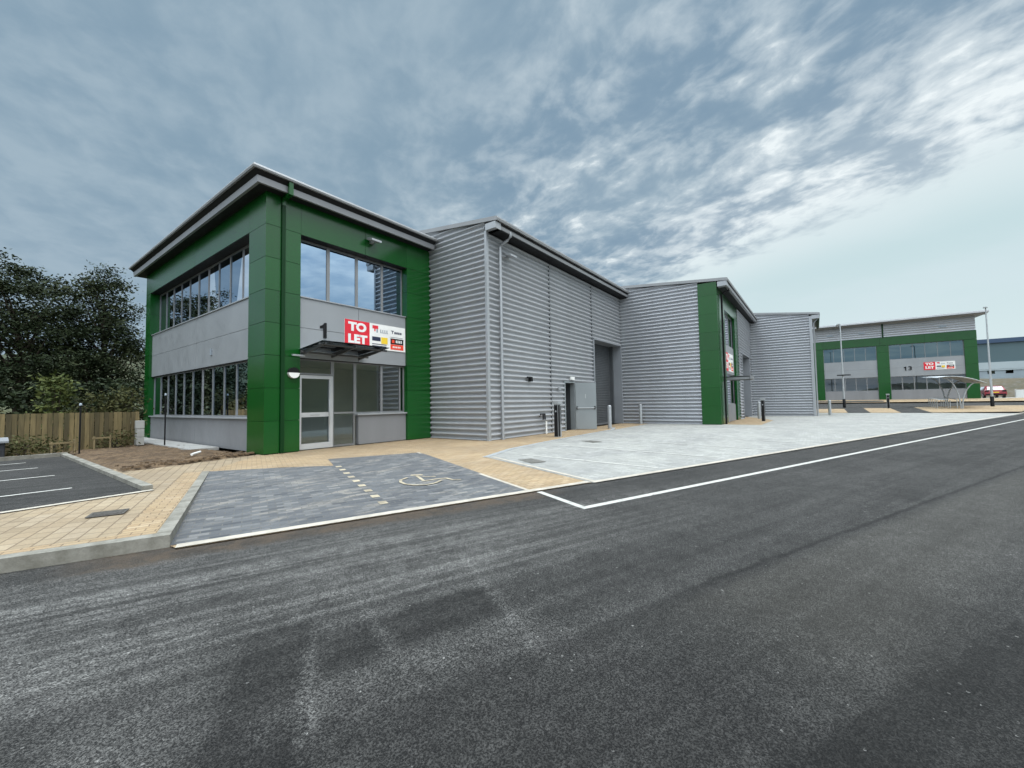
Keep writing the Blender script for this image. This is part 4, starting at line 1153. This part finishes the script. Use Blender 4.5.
MB().prism([(18.12, .48), (18.12, .53), (18.5, .62), (18.98, .56), (18.98, .48)], 'x', -.46, .88).build('lid', M['cab_lid'], r)
tag(MB().tube([(3.80, 13.60, .11), (4.08, 13.92, .13)], .034, 12).build('plastic_pipe', M['pipe_white'], loc=(3.9, 13.8, .08)), 'short white plastic pipe lying on the bare soil by the office', 'pipe')

def leaves(name, mat, parent, centers, n, size, spread, rnd, squash=.55):
    vs, fs = [], []
    for c, w in centers:
        for _ in range(int(n*w)):
            g_ = Vector((rnd.gauss(0, 1), rnd.gauss(0, 1), rnd.gauss(0, squash)))
            p = Vector(c) + g_*spread*(.6+.6*w)
            a = Vector((rnd.gauss(0, 1), rnd.gauss(0, 1), rnd.gauss(0, .6))).normalized()
            b = a.cross(Vector((rnd.gauss(0, 1), rnd.gauss(0, 1), rnd.gauss(0, 1)))).normalized()
            s_ = size*rnd.uniform(.55, 1.3)
            k = len(vs)
            vs += [p - a*s_, p + b*s_*.45 - a*s_*.1, p + a*s_, p - b*s_*.45 + a*s_*.1]; fs.append((k, k+1, k+2, k+3))
    mb = MB(); mb.v = vs; mb.f = fs; mb.sm = [False]*len(fs)
    return mb.build(name, M[mat], parent, fix=False)
def tree(x, y, h, rw, label, seed, cb=.14, clumps=150, per=85, mat='leaf_dark', size=.17, name='tree', spread=.5):
    rnd = random.Random(seed)
    r = thing(name, (x, y, -.3), label, 'tree', 'trees behind the fence')
    tk = MB(); top = Vector((x + rnd.uniform(-.4, .4), y, h*.72))
    tk.tube([(x, y, -.3), (x+.05, y, h*.2), (x+.1, y+.1, h*.45), tuple(top)], rw*.075, 10, r1=rw*.02)
    cen = []
    for i in range(clumps):
        while True:
            v = Vector((rnd.uniform(-1, 1), rnd.uniform(-1, 1), rnd.uniform(-1, 1)))
            if .25 < v.length < 1 and rnd.random() < v.length**.7: break
        zc = h*(cb + (1-cb)*.5); hz = h*(1-cb)*.5
        f = 1.0 - .35*max(0, v.z)**2
        p = Vector((x + v.x*rw*f, y + v.y*rw*f, zc + v.z*hz*.93))
        p += Vector((rnd.gauss(0, .25), rnd.gauss(0, .25), rnd.gauss(0, .25)))
        cen.append((p, rnd.uniform(.4, 1.15)))
    for p, w in cen[::5]:
        a = Vector((x+.08, y, min(max(h*.18, p.z - h*.22), h*.6))); m_ = (a+p)/2 + Vector((0, 0, -.25))
        tk.tube([tuple(a), tuple(m_), tuple(p)], .075, 6, r1=.018)
    tk.build('trunk', M['bark'], r)
    leaves('crown', mat, r, cen, per, size, spread, rnd)
    return r
tree(1.7, 31.5, 9.1, 2.6, 'big dark broadleaf tree at the left edge behind the timber fence', 1, .05, 195, 215, size=.082, spread=.30)
tree(4.72, 32.0, 9.2, 1.85, 'dark spreading tree between the left edge tree and the corner office', 2, .05, 150, 215, size=.082, spread=.30)
def bush(x, y, h, w, label, seed, mat, n, name='bush', size=.09, cat='bush', stem=True, grp=None):
    rnd = random.Random(seed)
    r = thing(name, (x, y, 0), label, cat, grp)
    cen = []
    tk = MB()
    for i in range(n):
        a = rnd.uniform(0, 6.28); q = rnd.random()**.6; z = rnd.uniform(.12, 1)
        prof_ = (1 - .55*z) if name == 'sapling' else math.sqrt(max(.05, 1-(z-.3)**2))
        cen.append((Vector((x + math.cos(a)*q*w*prof_, y + math.sin(a)*q*w*.6*prof_, h*z)), rnd.uniform(.5, 1)))
    for p, _ in cen[::3]: tk.tube([(x + rnd.uniform(-.1, .1), y, 0), ((x+p.x)/2, (y+p.y)/2, p.z*.6), tuple(p)], .022, 5, r1=.008)
    tk.build('stems', M['bark'], r)
    leaves('foliage', mat, r, cen, 34, size, .20, rnd)
    return r
bush(2.05, 21.3, 2.45, .42, 'bright young sapling standing behind the fence left of the black post', 21, 'leaf_bright', 48, 'sapling', .085, 'sapling')
bush(1.15, 18.75, .55, .3, 'small yellow green weed clump at the fence foot beside the dark cabinet', 41, 'leaf_olive', 16, 'weed', .05, 'weed', grp='weeds along the fence')
bush(1.75, 19.0, .42, .28, 'weed clump at the fence foot behind the left stake frame', 42, 'leaf_olive', 14, 'weed', .05, 'weed', grp='weeds along the fence')
bush(3.35, 19.75, .5, .3, 'weed clump at the fence foot right of the second stake frame', 43, 'leaf_olive', 16, 'weed', .05, 'weed', grp='weeds along the fence')
bush(3.2, 21.4, 1.9, .75, 'olive bush growing over the fence right of the sapling', 22, 'leaf_olive', 60, size=.07, grp='bushes behind the fence')
bush(3.72, 21.0, 2.2, .36, 'taller brownish bush at the fence end against the green office corner', 23, 'leaf_olive', 46, size=.07, grp='bushes behind the fence')
bush(-.3, 21.4, 1.5, 1.4, 'low olive bush behind the fence at the left edge', 24, 'leaf_olive', 60, size=.07, grp='bushes behind the fence')
bush(3.6, 26.5, 2.6, 2.6, 'dark thicket under the trees behind the fence', 25, 'leaf_dark', 150, size=.12, grp='bushes behind the fence')
bush(-.5, 27.5, 2.8, 3.0, 'dark thicket under the left edge tree behind the fence', 26, 'leaf_dark', 150, size=.12, grp='bushes behind the fence')

# hills: far slope beyond the trees, and the bank across the road behind the lens
def hill(name, cx, cy, r0, r1, a0, a1, h, seed, mat, rough=1.0):
    rnd = random.Random(seed); mb = MB(); n = 60; m_ = 8; vs = []
    ph = [(rnd.uniform(2, 14), rnd.uniform(0, 6)) for _ in range(6)]
    for i in range(n+1):
        a = a0 + (a1-a0)*i/n
        hh = h*(1 + .16*sum(math.sin(f*a + p) for f, p in ph)/2.2)*min(1, 6*min(i, n-i)/n + .15)
        for j in range(m_+1):
            u = j/m_; rr_ = r0 + (r1-r0)*u
            vs.append((cx + rr_*math.cos(a), cy + rr_*math.sin(a), -.4 + hh*math.sin(u*math.pi/2) + (rnd.uniform(-.35, .35)*rough if j else 0)))
    fs = [(i*(m_+1)+j, (i+1)*(m_+1)+j, (i+1)*(m_+1)+j+1, i*(m_+1)+j+1) for i in range(n) for j in range(m_)]
    return struct(mb.add(vs, fs, True).build(name, mat))
hill('hills', 0, 0, 110, 190, R(62), R(150), 20, 31, M['hill'])
hill('hills', 0, 0, 50, 85, R(150), R(222), 5.5, 32, M['hill'], 1.6)
hill('hills', 0, 0, 46, 80, R(216), R(340), 13.0, 33, M['hill'], 1.8)

# ------------------------------------------------------------------ camera
cam = bpy.data.cameras.new('camera'); co = bpy.data.objects.new('camera', cam); COL.objects.link(co)
yaw, pit, rol, f_px = 0.636416615, 0.046365605, -0.0169307987, 409.872299
cy_, sy_ = math.cos(yaw), math.sin(yaw)
fw = Vector((cy_, sy_, 0)); rt = Vector((sy_, -cy_, 0)); up = Vector((0, 0, 1))
fw2 = fw*math.cos(pit) + up*math.sin(pit); up2 = up*math.cos(pit) - fw*math.sin(pit)
r3 = rt*math.cos(rol) + up2*math.sin(rol); u3 = up2*math.cos(rol) - rt*math.sin(rol)
mw = Matrix(((r3.x, u3.x, -fw2.x, 0), (r3.y, u3.y, -fw2.y, 0), (r3.z, u3.z, -fw2.z, 1.35), (0, 0, 0, 1)))
co.matrix_world = mw
cam.sensor_width = 36; cam.lens = f_px/1024*36; cam.clip_start = .05; cam.clip_end = 2000
S.camera = co

# ------------------------------------------------------------------ sky and light
W = bpy.data.worlds.new('World'); S.world = W; W.use_nodes = True
nt = NT(W.node_tree); bg = W.node_tree.nodes['Background']
sun_dir = Vector((-.15, -.55, .82)).normalized()
elev = math.asin(sun_dir.z); az = math.atan2(sun_dir.x, sun_dir.y)
sky = nt.new('ShaderNodeTexSky', sky_type='NISHITA'); sky.sun_disc = False
sky.sun_elevation = elev; sky.sun_rotation = az
d = nt.new('ShaderNodeTexCoord').outputs['Generated']
x = nt.sep(d)
zc = nt.m('MAXIMUM', x[2], .0)
den = nt.m('ADD', zc, .12)
px, py = nt.m('DIVIDE', x[0], den), nt.m('DIVIDE', x[1], den)
P = nt.comb(px, py, 0)
# q runs from the near sky to the far edge of the cloud sheet, where it ends at 1.86
q = nt.m('SUBTRACT', nt.m('MULTIPLY', px, .91), nt.m('MULTIPLY', py, .414))
r_ax = nt.m('ADD', nt.m('MULTIPLY', px, .414), nt.m('MULTIPLY', py, .91))
Cc = nt.comb(nt.m('MULTIPLY', q, 1.22), nt.m('MULTIPLY', r_ax, .92))
wv = nt.comb(nt.m('SUBTRACT', nt.noise(Cc, 2.6, 3, .5), .5), nt.m('SUBTRACT', nt.noise(nt.vm('ADD', Cc, (7.7, 3.1, 0)), 2.6, 3, .5), .5))
Pm = nt.vm('ADD', Cc, nt.vm('MULTIPLY', wv, (.16, .16, 0)))
n1 = nt.noise(Pm, 1.5, 3, .5)
n2 = nt.noise(Pm, 5.2, 3, .5, .12)
n3 = nt.noise(Pm, 14, 5, .6, .12)
body = nt.m('ADD', nt.m('MULTIPLY', n1, .45), nt.m('ADD', nt.m('MULTIPLY', n2, .38), nt.m('MULTIPLY', n3, .17)))
lump = nt.m('ADD', nt.m('MULTIPLY', n2, .62), nt.m('MULTIPLY', n3, .38))
side = nt.ss(q, .15, 1.0)                      # cloud breaks up more towards the far edge
puff = nt.m('MULTIPLY', nt.ss(lump, .42, .66), nt.m('ADD', .04, nt.m('MULTIPLY', side, .33)))
spot = nt.m('MULTIPLY', nt.m('MULTIPLY', nt.ss(nt.m('ADD', nt.m('MULTIPLY', lump, .8), nt.m('MULTIPLY', n1, .2)), .56, .66), nt.ss(q, .35, .95)), .50)
bright = nt.m('ADD', puff, spot)
edge_right = nt.m('MULTIPLY', nt.ss(q, 1.10, 1.72), nt.ss(py, 1.0, .0))
bright = nt.m('ADD', bright, nt.m('MULTIPLY', edge_right, nt.ss(lump, .38, .60, .22, .66)), clamp=True)
dk = nt.mix(side, (.222, .325, .415), (.195, .295, .395))
dark = nt.mix(nt.ss(body, .36, .62), dk, (.310, .412, .492))
cl = nt.mix(bright, dark, (.80, .865, .885))
qe = nt.m('ADD', q, nt.m('MULTIPLY', nt.m('SUBTRACT', n2, .5), .42))
qe = nt.m('ADD', qe, nt.m('MULTIPLY', nt.m('SUBTRACT', n3, .5), .22))
clear = nt.ss(qe, 1.72, 2.05)
hz = nt.mix(nt.ss(x[2], .02, .30), (.64, .755, .775), (.53, .675, .705))
hz = nt.mix(nt.m('MULTIPLY', nt.ss(nt.noise(P, .9, 4), .42, .65), .5), hz, (.62, .73, .77))
hz = nt.mix(nt.m('MULTIPLY', nt.ss(q, 2.5, 1.9), .6), hz, (.76, .83, .85))
skycol = nt.mix(clear, cl, hz)
# low left sky is a softer even grey-blue
lowl = nt.m('MULTIPLY', nt.ss(x[2], .42, .08), nt.ss(q, .5, -.6))
skycol = nt.mix(nt.m('MULTIPLY', lowl, .55), skycol, (.32, .415, .495))
# the thick cloud bank hangs in front; unseen sky overhead and behind the lens has brightness added to light the scene
fdot = nt.m('ADD', nt.m('MULTIPLY', x[0], .80), nt.m('MULTIPLY', x[1], .59))
back = nt.ss(fdot, .38, -.35); zen = nt.ss(x[2], .74, .93)
lum = nt.m('MAXIMUM', back, zen)
sky_fill = nt.mix(nt.ss(body, .36, .66), (1.12, 1.42, 1.70), (2.28, 2.34, 2.34))
sky_fill = nt.mix(1.0, sky_fill, nt.comb(*[nt.m('ADD', nt.ss(x[2], .05, .80, .55, 1.35), nt.ss(x[2], .74, .95, 0, 1.55))]*3), 'MULTIPLY')
skycol = nt.mix(nt.m('MULTIPLY', lum, .94), skycol, sky_fill)
cloudy = nt.mix(1.0, skycol, (10.0, 10.0, 10.0), 'MULTIPLY')   # background strength is 0.1
blend = nt.mix(.97, sky.outputs[0], cloudy)
nt.put(bg.inputs[0], blend); bg.inputs[1].default_value = .1
sl = bpy.data.lights.new('sun', 'SUN'); sl.energy = 1.5; sl.angle = R(40); sl.color = (1, .95, .88)
so = bpy.data.objects.new('sun', sl); COL.objects.link(so)
so.rotation_euler = (-sun_dir).to_track_quat('-Z', 'Y').to_euler(); so.location = (0, 0, 30)

S.view_settings.view_transform = 'Standard'; S.view_settings.look = 'None'
S.view_settings.exposure = .14; S.view_settings.gamma = 1
S.render.engine = 'CYCLES'
S.cycles.max_bounces = 6; S.cycles.transparent_max_bounces = 12
for o in bpy.data.objects:
    if '_o' in o.keys(): del o['_o']
